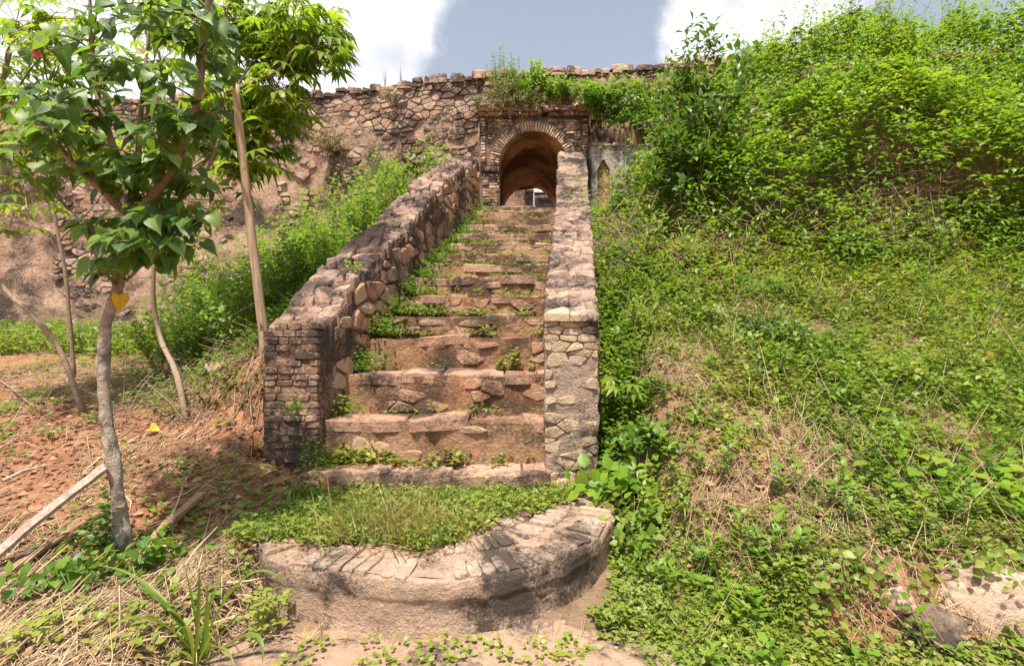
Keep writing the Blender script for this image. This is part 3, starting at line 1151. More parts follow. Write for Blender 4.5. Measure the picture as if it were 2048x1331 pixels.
# ================================================================== loophole parapet
lph = empty('loophole_parapet', (2.4, 10.9, 4.2), 'grey plastered low wall with pointed loopholes right of the gate arch', 'wall')
y0 = 10.9
LX0, LX1, LZ0, LZ1 = 1.735, 3.6, 3.9, 5.68
A, Bk = Acc(), Acc()
nich = [1.995, 2.80]
xs_cut = [LX0, (nich[0] + nich[1]) / 2, LX1]
for c_, xa, xb in zip(nich, xs_cut[:-1], xs_cut[1:]):
    w, zs, za = .135, 5.17, 5.40
    A.add([(xa, y0, LZ0), (c_ - w, y0, LZ0), (c_ - w, y0, zs), (c_, y0, za), (c_, y0, LZ1), (xa, y0, LZ1)], [(0, 1, 2, 3, 4, 5)])
    A.add([(c_ + w, y0, LZ0), (xb, y0, LZ0), (xb, y0, LZ1), (c_, y0, LZ1), (c_, y0, za), (c_ + w, y0, zs)], [(0, 1, 2, 3, 4, 5)])
    prof = [(c_ - w, LZ0), (c_ - w, zs), (c_, za), (c_ + w, zs), (c_ + w, LZ0)]
    for p, q in zip(prof[:-1], prof[1:]):
        A.add([(p[0], y0, p[1]), (q[0], y0, q[1]), (q[0], y0 + .2, q[1]), (p[0], y0 + .2, p[1])], [(0, 1, 2, 3)])
    nb_ = Acc()
    nb_.add([(p[0], y0 + .09, p[1]) for p in prof], [(0, 1, 2, 3, 4)])
    nb_.build('loophole', M['vault'], lph)
A.add([(LX0, y0, LZ1), (LX1, y0, LZ1), (LX1, y0 + .3, LZ1), (LX0, y0 + .3, LZ1)], [(0, 1, 2, 3)])
A.add([(LX0, y0, LZ0), (LX0, y0 + .3, LZ0), (LX0, y0 + .3, LZ1), (LX0, y0, LZ1)], [(0, 1, 2, 3)])
A.add([(LX0, y0 + .3, LZ0), (LX1, y0 + .3, LZ0), (LX1, y0 + .3, LZ1), (LX0, y0 + .3, LZ1)], [(0, 1, 2, 3)])
A.build('plaster_face', M['grey_plaster'], lph)
x = LX0
while x < LX1:
    w = random.uniform(.1, .2)
    put('coping_brick', stone_geo([(x, -.03), (x + w, -.03), (x + w, .33), (x, .33)], lambda u, v, h: (u, y0 + v, LZ1 + h), gap=.004, proud=random.uniform(.04, .06), depth=.01, dome=.9, cut=False), M['coping'], lph)
    x += w

# ================================================================== courtyard building seen through the vault
cb_ = empty('courtyard_building', (2.0, 20, FLOOR_Z - .05), 'grey weathered building with a white eaves beam glimpsed through the vault', 'building')
zf = FLOOR_Z - .1


def bx(name, x0, x1, ya, yb, za, zb, mat, parent):
    V = [(x0, ya, za), (x1, ya, za), (x1, yb, za), (x0, yb, za), (x0, ya, zb), (x1, ya, zb), (x1, yb, zb), (x0, yb, zb)]
    return mesh_py(name, V, [(0, 1, 5, 4), (1, 2, 6, 5), (2, 3, 7, 6), (3, 0, 4, 7), (4, 5, 6, 7), (3, 2, 1, 0)], mat, parent, .5)


grids('front_wall', box_parts(.9, 6.0, 20, 25, zf, 7.15, .12, (3, .03, 61, 3), skip=''), M['rock_dark'], cb_)
grids('side_wall', box_parts(-5.0, .62, 21.2, 22, zf, 8.6, .15, (3, .03, 62, 3)), M['fort_mortar'], cb_)
grids('corner_pier', box_parts(.55, .86, 20.3, 20.8, zf, 7.35, .1, (3, .02, 63, 3)), M['grey_plaster'], cb_)
bx('eaves_beam', .86, 2.9, 19.72, 19.9, 7.16, 7.30, M['white_metal'], cb_)
bx('roof_edge', .5, 6.2, 19.95, 25.2, 7.31, 7.95, M['post_wood'], cb_)
bx('gutter_pipe', .84, .89, 19.76, 19.82, zf, 7.16, M['grey_metal'], cb_)

# ================================================================== curved platform
zp = .327
lip = [(512, 1060), (522, 1095), (545, 1116), (590, 1127), (700, 1142), (830, 1155), (960, 1150), (1080, 1125), (1150, 1098), (1196, 1070), (1222, 1035), (1230, 1000)]
lipw = []
for px, py in lip:
    d = (CAMZ - zp) * FPX / (py - 665.5)
    lipw.append(((px - 1024) / FPX * d, d))
lipw = np.array(lipw)


def catmull(pts, n):
    pts = np.asarray(pts, float)
    ext = np.concatenate([[2 * pts[0] - pts[1]], pts, [2 * pts[-1] - pts[-2]]])
    res = []
    m_ = len(pts) - 1
    for t in np.linspace(0, m_ - 1e-9, n):
        i = int(t)
        f = t - i
        p0, p1, p2, p3 = ext[i:i + 4]
        res.append(.5 * ((2 * p1) + (-p0 + p2) * f + (2 * p0 - 5 * p1 + 4 * p2 - p3) * f * f + (-p0 + 3 * p1 - 3 * p2 + p3) * f ** 3))
    return np.array(res)


arc = catmull(lipw, 400)
seg = np.concatenate([[0], np.cumsum(np.linalg.norm(np.diff(arc, axis=0), axis=1))])
ARC_L = seg[-1]


def arc_at(s):
    return np.stack([np.interp(s, seg, arc[:, 0]), np.interp(s, seg, arc[:, 1])], -1)


def arc_n(s):
    t = arc_at(np.asarray(s) + .04) - arc_at(np.asarray(s) - .04)
    t = nrmz(t)
    return np.stack([t[..., 1], -t[..., 0]], -1)     # outward, towards the camera


plat = empty('curved_platform', (-.3, 2.75, 0), 'weathered curved stone platform at the foot of the stair', 'platform')
prof_o = np.array([-.03, .0, .006, .006, .0, -.004, .0, .014, .02])
prof_z = np.array([zp - .012, zp - .02, zp - .05, zp - .11, zp - .135, zp - .2, .06, .0, -.1])
pt = np.linspace(0, 1, len(prof_o))


def plat_face(u, v):
    s = u * ARC_L
    c2 = arc_at(s)
    n2 = arc_n(s)
    # the overhang deepens on the right half of the curve
    k = 1 + 1.2 * np.exp(-((u - .66) / .16) ** 2)
    o_ = np.interp(v, pt, prof_o) * np.where((v > .1) & (v < .62), k, 1)
    zz = np.interp(v, pt, prof_z)
    return np.stack([c2[:, 0] + n2[:, 0] * o_, c2[:, 1] + n2[:, 1] * o_, zz], -1)


def plat_top(u, v):
    s = u * ARC_L
    c2 = arc_at(s) - arc_n(s) * .028
    tx = -1.75 + u * 2.6
    b_ = np.stack([tx, np.full_like(tx, 4.05)], -1)
    q = c2 * (1 - v[:, None]) + b_ * v[:, None]
    return np.stack([q[:, 0], q[:, 1], np.full_like(u, zp - .012) + .012 * v], -1)


body = grids('platform_body', [grid(plat_face, 260, 44, (9, .008, 71, 5)), grid(plat_top, 120, 40, (5, .010, 72, 3))], M['platform'], plat)
s = .06
while s < ARC_L - .12:
    w = random.uniform(.055, .10)
    Lb = random.uniform(.17, .3)
    ov = random.uniform(-.012, .012)

    def mp(u, v, h):
        c2 = arc_at(u) - arc_n(u) * v
        return (float(c2[0]), float(c2[1]), zp - .009 + h)
    if random.random() > .22:
        put('rim_brick', stone_geo([(s, ov), (s + w, ov), (s + w * .97, Lb), (s + w * .03, Lb)], mp, gap=.0025, proud=random.uniform(.008, .02), depth=.07, dome=.93), M['platform_brick'], body)
    s += w
for r0 in (.30, .52):
    s = ARC_L * .45
    while s < ARC_L - .2:
        w = random.uniform(.06, .11)
        if random.random() > .12:
            put('paving_brick', stone_geo([(s, r0), (s + w, r0), (s + w * .95, r0 + .2), (s + w * .05, r0 + .2)], mp, gap=.004, proud=random.uniform(.012, .02), depth=.03, dome=.9), M['platform_brick'], body)
        s += w

# paved strip in front of the platform
pav = grids('paving', [grid(lambda u, v: np.stack([-1.5 + 2.3 * u, 1.5 + 1.5 * v + .1 * u, 0 * u + .03 - .012 * v], -1), 70, 50, (4, .012, 81, 4))], M['paving'])
tag(pav, 'worn flat stone strip before the curved platform', kind='structure')


def boulder(name, c, r, label, mat, seed, cat='rock', amp=.25, sub=26, parent=None, freq=1.6, squash=0):
    u, v = np.meshgrid(np.linspace(0, 2 * np.pi, sub * 2, endpoint=False), np.linspace(.02, np.pi - .02, sub))
    D = np.stack([np.cos(u) * np.sin(v), np.sin(u) * np.sin(v), np.cos(v)], -1).reshape(-1, 3)
    # facets: clamp by random planes, then noise
    rs = np.random.default_rng(seed)
    rad = np.ones(len(D))
    for k in range(14):
        n = nrmz(rs.normal(size=3))
        dd = D @ n
        rad = np.where(dd > .05, np.minimum(rad, rs.uniform(.68, .95) / np.maximum(dd, .05)), rad)
    rad = rad * (1 + amp * .5 * fbm(D * freq, seed, 4))
    V = D * rad[:, None] * np.asarray(r) + np.asarray(c)
    V = V + vecnoise(V, 14, .006, seed, 2)
    n_, k2 = sub, sub * 2
    ii = np.arange(n_ * k2).reshape(n_, k2)
    F_ = np.stack([ii[:-1], np.roll(ii[:-1], -1, 1), np.roll(ii[1:], -1, 1), ii[1:]], -1).reshape(-1, 4)
    V = np.concatenate([V, [V[:k2].mean(0)], [V[-k2:].mean(0)]])
    caps = [[ii[0, (j + 1) % k2], ii[0, j], len(V) - 2, len(V) - 2] for j in range(0)]
    o = mesh_np(name, V, F_, mat, parent, np.full(len(F_), rs.random()))
    if label:
        tag(o, label, cat)
    return o


boulder('kerb_stone', (.46, 2.28, .0), (.24, .28, .075), 'flat worn brown stone slab beside the curved platform foot', M['paving'], 5, 'stone', amp=.2)
boulder('boulder', (2.6, 2.66, .06), (.44, .26, .36), 'pale pink boulder bedded in the cut earth bank', M['rock_pale'], 12, amp=.2)
boulder('boulder', (2.12, 2.5, .0), (.16, .13, .22), 'dark brown rock wedged beside the pale boulder in the bank', M['rock_brown'], 9, amp=.3)
boulder('boulder', (2.0, 2.58, .22), (.07, .07, .08), 'small whitish stone stuck in the earth bank over the dark rock', M['rock_pale'], 15, amp=.3)
boulder('fallen_stone', P(430, 740, 5.2) + (0, 0, .0), (.13, .1, .09), 'loose rubble stone lying on the bank behind the brick pier', M['fort_stone'], 19)


# ================================================================== plant builders
def tmpl(v, f):
    return np.array(v, float), np.array(f, int)


def ovate(w=.28, fold=.10, droop=.12, belly=.42):
    v = [(0, 0, 0), (-w, belly, fold), (w, belly, fold), (0, belly + .05, 0), (0, 1, -droop)]
    return tmpl(v, [(0, 3, 1), (1, 3, 4), (0, 2, 3), (3, 2, 4)])


T_OV = ovate()
T_OVW = ovate(.38, .1, .1, .4)


def ovate8(w=.3, fold=.1, droop=.14):
    side = [(.62, .16), (1.0, .38), (.78, .64), (.34, .86)]
    v = [(0, 0, 0), (0, .4, 0), (0, .75, -droop * .5), (0, 1.04, -droop)]
    f = []
    for sg in (1, -1):
        b_ = len(v)
        v += [(sg * w * a, y, fold * a - droop * y * y) for a, y in side]
        ids = [0, b_, b_ + 1, b_ + 2, b_ + 3, 3]
        for i, c_ in ((0, 1), (1, 1), (2, 2), (3, 2), (4, 2)):
            f.append((ids[i], ids[i + 1], c_) if sg > 0 else (ids[i + 1], ids[i], c_))
        f.append((ids[2], 2, 1) if sg > 0 else (1, 2, ids[2]))
    return tmpl(v, f)


T_O8 = ovate8()
T_O8W = ovate8(.38)
T_OBO = ovate(.24, .08, .1, .6)
T_LAN = ovate(.14, .05, .22, .45)


def merge(ts):
    V, F_, n = [], [], 0
    for v, f in ts:
        V.append(v)
        F_.append(f + n)
        n += len(v)
    return np.concatenate(V), np.concatenate(F_)


def rotz(T, a, s=1.0, off=(0, 0, 0), tilt=0.0):
    v, f = T
    v = v * s
    ct, st_ = math.cos(tilt), math.sin(tilt)
    v = np.stack([v[:, 0], v[:, 1] * ct - v[:, 2] * st_, v[:, 1] * st_ + v[:, 2] * ct], -1)
    c_, s_ = math.cos(a), math.sin(a)
    return np.stack([v[:, 0] * c_ - v[:, 1] * s_, v[:, 0] * s_ + v[:, 1] * c_, v[:, 2]], -1) + np.array(off), f


T_TRI = merge([rotz(ovate(.3, .09, .15), 0, .62, (0, .38, 0)), rotz(ovate(.3, .09, .12), 1.15, .52, (0, .32, 0), -.15), rotz(ovate(.3, .09, .12), -1.15, .52, (0, .32, 0), -.15)])
T_PALM = merge([rotz(T_LAN, a, s, (0, .0, 0), -.25) for a, s in ((0, 1), (.62, .95), (-.62, .95), (1.3, .78), (-1.3, .78), (2.05, .5), (-2.05, .5))])
T_PALM5 = merge([rotz(T_LAN, a, s, (0, .0, 0), -.35) for a, s in ((0, 1), (.7, .92), (-.7, .92), (1.5, .7), (-1.5, .7))])


def heart(bend=.15, fold=.16, tw=0.0):
    side = [(0, 0), (.14, -.10), (.30, -.09), (.42, .03), (.46, .20), (.43, .38), (.34, .56), (.22, .73), (.09, .90), (0, 1.1)]
    V = [(0, 0, 0), (0, .36, 0), (0, .7, 0), (0, 1.1, 0)]
    F_ = []
    for sg in (1, -1):
        b_ = len(V)
        V += [(sg * x, y, 0) for x, y in side[1:-1]]
        ids = [0] + list(range(b_, b_ + len(side) - 2)) + [3]
        for i in range(len(ids) - 1):
            c_ = 1 if i < 5 else 2
            F_.append((ids[i], ids[i + 1], c_) if sg > 0 else (ids[i + 1], ids[i], c_))
        F_.append((ids[5], 2, 1) if sg > 0 else (1, 2, ids[5]))
    V = np.array(V, float)
    V[:, 2] = fold * np.abs(V[:, 0]) - bend * V[:, 1] ** 2 + tw * V[:, 0] * V[:, 1]
    return V, np.array(F_, int)


def bladeT(bend=.5, w=.05, segs=4):
    V, F_ = [], []
    for i in range(segs):
        t = i / segs
        wd = w * (1 - t ** 1.6) * (.7 + .3 * min(1, t * 4))
        V += [(-wd, t * (1 - .25 * bend * t), -bend * t * t * .6 + .3 * wd), (wd, t * (1 - .25 * bend * t), -bend * t * t * .6 + .3 * wd)]
    V.append((0, 1 - .25 * bend, -bend * .6))
    for i in range(segs - 1):
        a = 2 * i
        F_ += [(a, a + 1, a + 3), (a, a + 3, a + 2)]
    a = 2 * (segs - 1)
    F_.append((a, a + 1, a + 2))
    return np.array(V, float), np.array(F_, int)


T_BLADES = [bladeT(.25, .03), bladeT(.6, .035), bladeT(1.0, .04)]


def rdir(n, up=0.0):
    a = RNG.random(n) * 2 * np.pi
    return np.stack([np.cos(a), np.sin(a), np.full(n, up)], -1)


def herbs(L, roots, h, size, nleaf, spread, T=T_OV, up=(.0, .6), rsh=0.0):
    """small leafy ground plants: nleaf leaves around each root"""
    n = len(roots)
    rep = np.repeat(np.arange(n), nleaf)
    m_ = len(rep)
    hh = np.broadcast_to(h, (n,))[rep]
    sz_ = np.broadcast_to(size, (n,))[rep] * RNG.uniform(.65, 1.25, m_)
    sp = np.broadcast_to(spread, (n,))[rep]
    d = rdir(m_)
    u = RNG.random(m_)
    pos = roots[rep] + d * (sp * RNG.random(m_) ** .7)[:, None] * np.array([1, 1, 0]) + np.stack([0 * u, 0 * u, hh * (.15 + .85 * u)], -1)
    d[:, 2] = RNG.uniform(up[0], up[1], m_)
    nrm = np.stack([RNG.normal(0, .35, m_), RNG.normal(0, .35, m_) - .15, np.ones(m_)], -1)
    base = .5 + .45 * fbm(roots * 1.4, 301, 2) + .3 * (RNG.random(n) - .5)
    r = np.clip(base[rep] * .75 + RNG.random(m_) * .3 + rsh, 0, 1)
    L.add(T, pos, d, nrm, sz_, r)


def shoots(L, S, base, tip, nleaf, lsize, T=T_OV, r0=.006, sag=.15, t0=.2, outward=.9, petiole=.15, rsh=0.0):
    base = np.asarray(base, float)
    tip = np.asarray(tip, float)
    n = len(base)
    mid = (base + tip) / 2
    ln = np.linalg.norm(tip - base, axis=1)
    mid = mid + RNG.normal(0, .09, (n, 3)) * ln[:, None] + np.array([0, 0, 1.]) * (sag * ln)[:, None]
    t = np.linspace(0, 1, 6)[None, :, None]
    path = (1 - t) ** 2 * base[:, None] + 2 * t * (1 - t) * mid[:, None] + t * t * tip[:, None]
    if S is not None:
        S.tubes(path, r0 * (1 - .75 * np.linspace(0, 1, 6))[None], 3)
    tt = np.linspace(t0, 1, nleaf)[None] + RNG.uniform(-.03, .03, (n, nleaf))
    tt = np.clip(tt, 0, 1)[..., None]
    pos = (1 - tt) ** 2 * base[:, None] + 2 * tt * (1 - tt) * mid[:, None] + tt * tt * tip[:, None]
    tan = nrmz(2 * (1 - tt) * (mid - base)[:, None] + 2 * tt * (tip - mid)[:, None])
    az = (np.arange(nleaf) * 2.4)[None] + RNG.random((n, 1)) * 6.28 + RNG.uniform(-.4, .4, (n, nleaf))
    A_ = nrmz(np.cross(tan, np.array([.31, .17, .93])))
    B_ = np.cross(tan, A_)
    side = np.cos(az)[..., None] * A_ + np.sin(az)[..., None] * B_
    d = nrmz(tan * .45 + side * outward + np.array([0, 0, .05]))
    nrm = tan * .6 + np.array([0, -.1, .8]) + RNG.normal(0, .25, pos.shape)
    sz_ = lsize * RNG.uniform(.6, 1.2, (n, nleaf)) * (1.1 - .4 * np.abs(tt[..., 0] - .55))
    pos = pos + d * (sz_ * petiole)[..., None]
    r = np.clip(.55 * RNG.random((n, 1)) + .45 * RNG.random((n, nleaf)) + .15 * (tt[..., 0] - .5) + rsh, 0, 1)
    L.add(T, pos.reshape(-1, 3), d.reshape(-1, 3), nrm.reshape(-1, 3), sz_.ravel(), r.ravel())


def shrub(name, label, base, h, rad, nst, nleaf, lsize, mat, T=T_OV, group=None, lean=(0, 0, 0), cat='shrub', smat='stem_brown', r0=.006, sag=.15, flat=.55, t0=.2, rsh=0.0, spread=.12):
    base = np.asarray(base, float)
    root = empty(name, base, label, cat, group)
    L, S = Leaves(), Leaves()
    a = RNG.random(nst) * 2 * np.pi
    rr = np.sqrt(RNG.random(nst))
    hh = h * (1 - flat * rr ** 2) * RNG.uniform(.65, 1.08, nst)
    tip = base + np.stack([np.cos(a) * rr * rad, np.sin(a) * rr * rad, hh], -1) + np.asarray(lean)
    b_ = base + np.stack([np.cos(a) * rr * rad * spread, np.sin(a) * rr * rad * spread, -.04 * np.ones(nst)], -1)
    shoots(L, S, b_, tip, nleaf, lsize, T, r0, sag, t0, rsh=rsh)
    L.build('foliage', M[mat], root)
    S.build('stems', M[smat], root)
    return root


def ribbon(path, width, up=(0, 0, 1), fold=.25):
    """arched leaf blade, V-folded: path (k,3)"""
    path = np.asarray(path, float)
    k = len(path)
    T_ = nrmz(np.gradient(path, axis=0))
    X = nrmz(np.cross(T_, np.asarray(up, float) + 1e-4))
    Z = np.cross(X, T_)
    t = np.linspace(0, 1, k)
    w = width * np.minimum(1, .3 + t * 2.4) * (1 - t ** 2.6)
    V, F_ = [], []
    for i in range(k):
        V += [path[i] - X[i] * w[i] + Z[i] * w[i] * fold * 2, path[i], path[i] + X[i] * w[i] + Z[i] * w[i] * fold * 2]
    for i in range(k - 1):
        a = 3 * i
        F_ += [(a, a + 1, a + 4, a + 3), (a + 1, a + 2, a + 5, a + 4)]
    return V, F_


def bez(a, c_, b_, n=9):
    t = np.linspace(0, 1, n)[:, None]
    return (1 - t) ** 2 * np.asarray(a) + 2 * t * (1 - t) * np.asarray(c_) + t * t * np.asarray(b_)


def grass_clump(name, label, base, n, length, width, mat, spread=.9, group=None, r=.03, cat='grass'):
    base = np.asarray(base, float)
    root = empty(name, base, label, cat, group)
    for i in range(n):
        a = RNG.random() * 6.283
        ln = length * RNG.uniform(.55, 1.1)
        out_ = spread * RNG.uniform(.25, 1.0)
        dv = np.array([math.cos(a), math.sin(a), 0])
        b_ = base + dv * r * RNG.random() - (0, 0, .02)
        c_ = b_ + dv * ln * out_ * .35 + np.array([0, 0, ln * RNG.uniform(.7, .95)])
        e = b_ + dv * ln * out_ * RNG.uniform(.8, 1.1) + np.array([0, 0, ln * (1.0 - out_ * .75) * RNG.uniform(.7, 1.1)])
        V, F_ = ribbon(bez(b_, c_, e), width * RNG.uniform(.6, 1.15))
        mesh_py('blade', V, F_, M[mat], root, RNG.random(), True)
    return root


def topx(p):
    p = np.asarray(p)
    y = np.maximum(p[..., 1], .2)
    return 1024 + p[..., 0] / y * FPX, 665.5 - (p[..., 2] - CAMZ) / y * FPX


def scatter(n, x0, x1, y0, y1, power=1.5, mask=None, margin=260):
    """ground points, denser near the camera, kept to the neighbourhood of the view"""
    res = []
    tot = 0
    for _ in range(40):
        k = n * 2
        y = y0 + (y1 - y0) * RNG.random(k)
        x = x0 + (x1 - x0) * RNG.random(k)
        p = (y0 / y) ** power
        ok = RNG.random(k) < p
        x, y = x[ok], y[ok]
        g = on_ground(x, y)
        px, py = topx(g)
        ok = (px > -margin) & (px < 2048 + margin) & (py < 1331 + margin)
        if mask is not None:
            ok &= RNG.random(len(x)) < mask(x, y, px, py)
        res.append(g[ok])
        tot += ok.sum()
        if tot >= n:
            break
    return np.concatenate(res)[:n]


def n2(x, y, f, seed):
    return fbm(np.stack([x * f, y * f, 0 * x], -1), seed, 3)


def gauss(px, py, cx, cy, sx, sy):
    return np.exp(-(((px - cx) / sx) ** 2 + ((py - cy) / sy) ** 2))


def litter_lines(name, label, pts, ln, rad, mat, tilt=.25, cat='litter', dirang=None, dspread=3.2, lift=.012):
    """straw, sticks: thin bent tubes lying on the ground"""
    n = len(pts)
    a = RNG.random(n) * 2 * np.pi if dirang is None else dirang + RNG.normal(0, dspread, n)
    L_ = ln * RNG.uniform(.35, 1.2, n)
    d = np.stack([np.cos(a), np.sin(a), 0 * a], -1)
    # follow the slope
    e = pts + d * L_[:, None]
    ez = terrain(e[:, 0], e[:, 1])
    d = np.stack([d[:, 0], d[:, 1], (ez - pts[:, 2]) / L_ + RNG.normal(0, tilt, n)], -1)
    t = np.linspace(0, 1, 3)
    path = pts[:, None] + d[:, None] * (L_[:, None] * t[None])[..., None]
    path[:, 1] += RNG.normal(0, .06, (n, 3)) * L_[:, None]
    path[..., 2] += lift
    S = Leaves()
    r_ = rad * RNG.uniform(.5, 1.3, n)
    S.tubes(path, r_[:, None] * np.array([1, .9, .5])[None], 3)
    return tag(S.build(name, M[mat]), label, cat, kind='stuff')


# ================================================================== right hillside
def m_slope(x, y, px, py):
    bare = 1.0 * gauss(px, py, 1400, 715, 90, 45) + .8 * gauss(px, py, 1640, 930, 110, 40) + .5 * gauss(px, py, 1720, 480, 160, 40)
    bank = 1.2 * (sstep(1560, 1680, px) * sstep(1085, 1130, py) * (1 - sstep(1290, 1330, py + RNG.normal(0, 12, len(px)))))
    return np.clip(.74 + .65 * n2(x, y, 1.5, 101) - bare - bank, .04, 1) * (x > np.where(y < 3.95, .62 + .25 * n2(x, y, 3, 5), xr_out(np.clip(y, 4.2, 11)) + .02))


L = Leaves()
pts = scatter(13000, .55, 8.6, 2.15, 7.4, 1.2, m_slope)
RNG.shuffle(pts)
sc = np.clip(pts[:, 1] / 4.0, .75, 1.7)
spec_ = fbm(pts * 1.1, 222, 3) + RNG.normal(0, .25, len(pts))          # patches of different species
near = pts[:, 1] < 3.05
for lo, hi, h_, size, nl, spr, Tn, Tf in ((-9, -.45, (.03, .10), .05, 6, .05, T_O8W, T_OVW), (-.45, .0, (.02, .09), .036, 9, .055, T_O8, T_OV),
                                          (.0, .3, (.03, .12), .06, 4, .06, T_TRI, T_TRI), (.3, .62, (.04, .18), .045, 9, .04, T_O8, T_OV), (.62, 9, (.05, .2), .07, 8, .05, T_LAN, T_LAN)):
    for nf_, T in ((True, Tn), (False, Tf)):
        m_ = (spec_ >= lo) & (spec_ < hi) & (near == nf_)
        q = pts[m_]
        herbs(L, q, RNG.uniform(*h_, len(q)) * sc[m_] * RNG.choice([.6, 1, 1.6], len(q)), size * sc[m_], nl, spr * sc[m_], T, rsh=.08)
tag(L.build('ground_cover', M['herb_leaf']), 'low green creeping weeds covering the slope right of the stair', 'ground cover', kind='stuff')

# taller weeds standing out of the cover
L, S = Leaves(), Leaves()
q = scatter(520, .8, 8.6, 2.3, 7.2, .8, m_slope)
k = len(q)
hs_ = RNG.uniform(.12, .38, k) * np.clip(q[:, 1] / 4, .8, 1.4)
shoots(L, S, q, q + np.stack([RNG.normal(0, .25, k) * hs_, RNG.normal(-.1, .25, k) * hs_, hs_], -1), 11, .06, T_O8, .003, .08, .15)
tag(L.build('slope_weeds', M['vine_leaf']), 'taller leafy weeds standing out of the slope cover', 'weeds', kind='stuff')
tag(S.build('slope_weed_stems', M['stem_green']), 'thin stems of the taller slope weeds', 'stems', kind='stuff')

L = Leaves()
pts = scatter(22000, .6, 9, 2.15, 7.6, 1.1, lambda x, y, px, py: np.clip(m_slope(x, y, px, py) + .15, 0, 1) * np.clip(.45 + .9 * n2(x, y, .8, 55) + .7 * gauss(px, py, 1950, 740, 230, 150), 0, 1))
for i, T in enumerate(T_BLADES):
    q = pts[i::3]
    L.add(T, q, rdir(len(q)) * .65 + np.array([0, 0, 1.]), rdir(len(q)) + np.array([0, 0, .3]), RNG.uniform(.07, .22, len(q)) * np.clip(q[:, 1] / 4, .8, 1.5), np.clip(RNG.random(len(q)) * .8 + .2, 0, 1), .9)
tag(L.build('slope_grass', M['grass']), 'short grass mixed through the weeds on the right slope', 'grass', kind='stuff')

dry = lambda x, y, px, py: (x > .75) * np.clip(.18 + .35 * n2(x, y, 1.3, 88) + 1.0 * gauss(px, py, 1400, 715, 120, 60) + .9 * gauss(px, py, 1640, 930, 140, 60) + .8 * gauss(px, py, 1750, 520, 300, 70) + .5 * gauss(px, py, 1450, 560, 200, 50) + .5 * gauss(px, py, 1450, 1080, 150, 60), 0, 1)
pts = scatter(10000, .6, 9, 2.15, 7.8, 1.0, dry)
litter_lines('dry_straw', 'dry brown stalks lying among the slope weeds', pts[:5500], .24, .0028, 'straw', .2, lift=.03)
litter_lines('dry_stems', 'dry stems standing in the slope weeds', pts[5500:], .22, .0022, 'straw', .9, lift=.03)
L = Leaves()
q = pts[::4]
L.add(T_OVW, q + np.array([0, 0, .03]), rdir(len(q), .2), np.stack([RNG.normal(0, .5, len(q)), RNG.normal(0, .5, len(q)), np.ones(len(q))], -1), RNG.uniform(.03, .08, len(q)))
tag(L.build('slope_dead_leaves', M['dead_leaf']), 'brown dead leaves among the weeds on the right slope', 'leaves', kind='stuff')

# steep thicket
def thicket_points(n):
    res, tot = [], 0
    while tot < n:
        k = 60000
        x = RNG.uniform(.9, 11.5, k)
        y = RNG.uniform(6.5, 11.2, k)
        e = .06
        z = terrain(x, y, False)
        gx_ = (terrain(x + e, y, False) - z) / e
        gy_ = (terrain(x, y + e, False) - z) / e
        nr = nrmz(np.stack([-gx_, -gy_, np.ones(k)], -1))
        p = np.stack([x, y, z], -1)
        # clumps: mounds of growth over the bank, with hollows between
        cl_ = fbm(p * np.array([.62, .62, .8]), 131, 3)
        cl2 = fbm(p * 2.6, 137, 2)
        th = np.clip(.34 + .6 * cl_ + .2 * cl2, .02, .85) * sstep(6.5, 7.6, y)
        px, py = topx(p)
        hollow = 1.0 * gauss(px, py, 1790, 430, 120, 55) + .75 * gauss(px, py, 1600, 470, 120, 40) + .5 * gauss(px, py, 1480, 330, 80, 40)
        w = np.linalg.norm(np.stack([gx_, gy_, np.ones(k)], -1), axis=1) / 2.6
        ok = (RNG.random(k) < np.clip(w, 0, 1) * np.clip(1.05 - hollow, .08, 1) * np.clip(.8 + .5 * cl2, .25, 1))
        ok &= (px > 1150) & (px < 2400) & (x > xr_out(np.clip(y, 4.2, 11)) + .1)
        ok &= ~((x < 3.0) & (y > 10.0))
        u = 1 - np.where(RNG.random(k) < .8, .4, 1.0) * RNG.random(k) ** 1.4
        p = p + nr * (th * u)[:, None] + np.array([0, 0, 1.]) * (th * u * .3)[:, None]
        res.append((p[ok], nr[ok], u[ok]))
        tot += ok.sum()
    return [np.concatenate([r[i] for r in res])[:n] for i in range(3)]


p, nr, u = thicket_points(44000)
d = nrmz(nr * .5 + rdir(len(p)) * .9 + np.array([0, -.15, -.25]))
nm = nr * .4 + np.array([0, -.1, .75]) + RNG.normal(0, .32, p.shape)
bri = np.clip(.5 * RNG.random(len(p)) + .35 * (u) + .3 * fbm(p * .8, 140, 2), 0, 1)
L, L2 = Leaves(), Leaves()
spc = fbm(p * np.array([.8, .8, 1.0]), 171, 3) + RNG.normal(0, .16, len(p))      # bushes of different species side by side
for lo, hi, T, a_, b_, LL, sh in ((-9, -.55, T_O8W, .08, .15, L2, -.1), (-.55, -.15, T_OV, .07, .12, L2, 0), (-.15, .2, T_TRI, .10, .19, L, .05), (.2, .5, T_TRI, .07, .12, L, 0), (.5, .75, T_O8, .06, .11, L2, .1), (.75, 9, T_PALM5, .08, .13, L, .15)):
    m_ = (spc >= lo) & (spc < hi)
    LL.add(T, p[m_], d[m_], nm[m_], RNG.uniform(a_, b_, m_.sum()), np.clip(bri[m_] + sh, 0, 1))
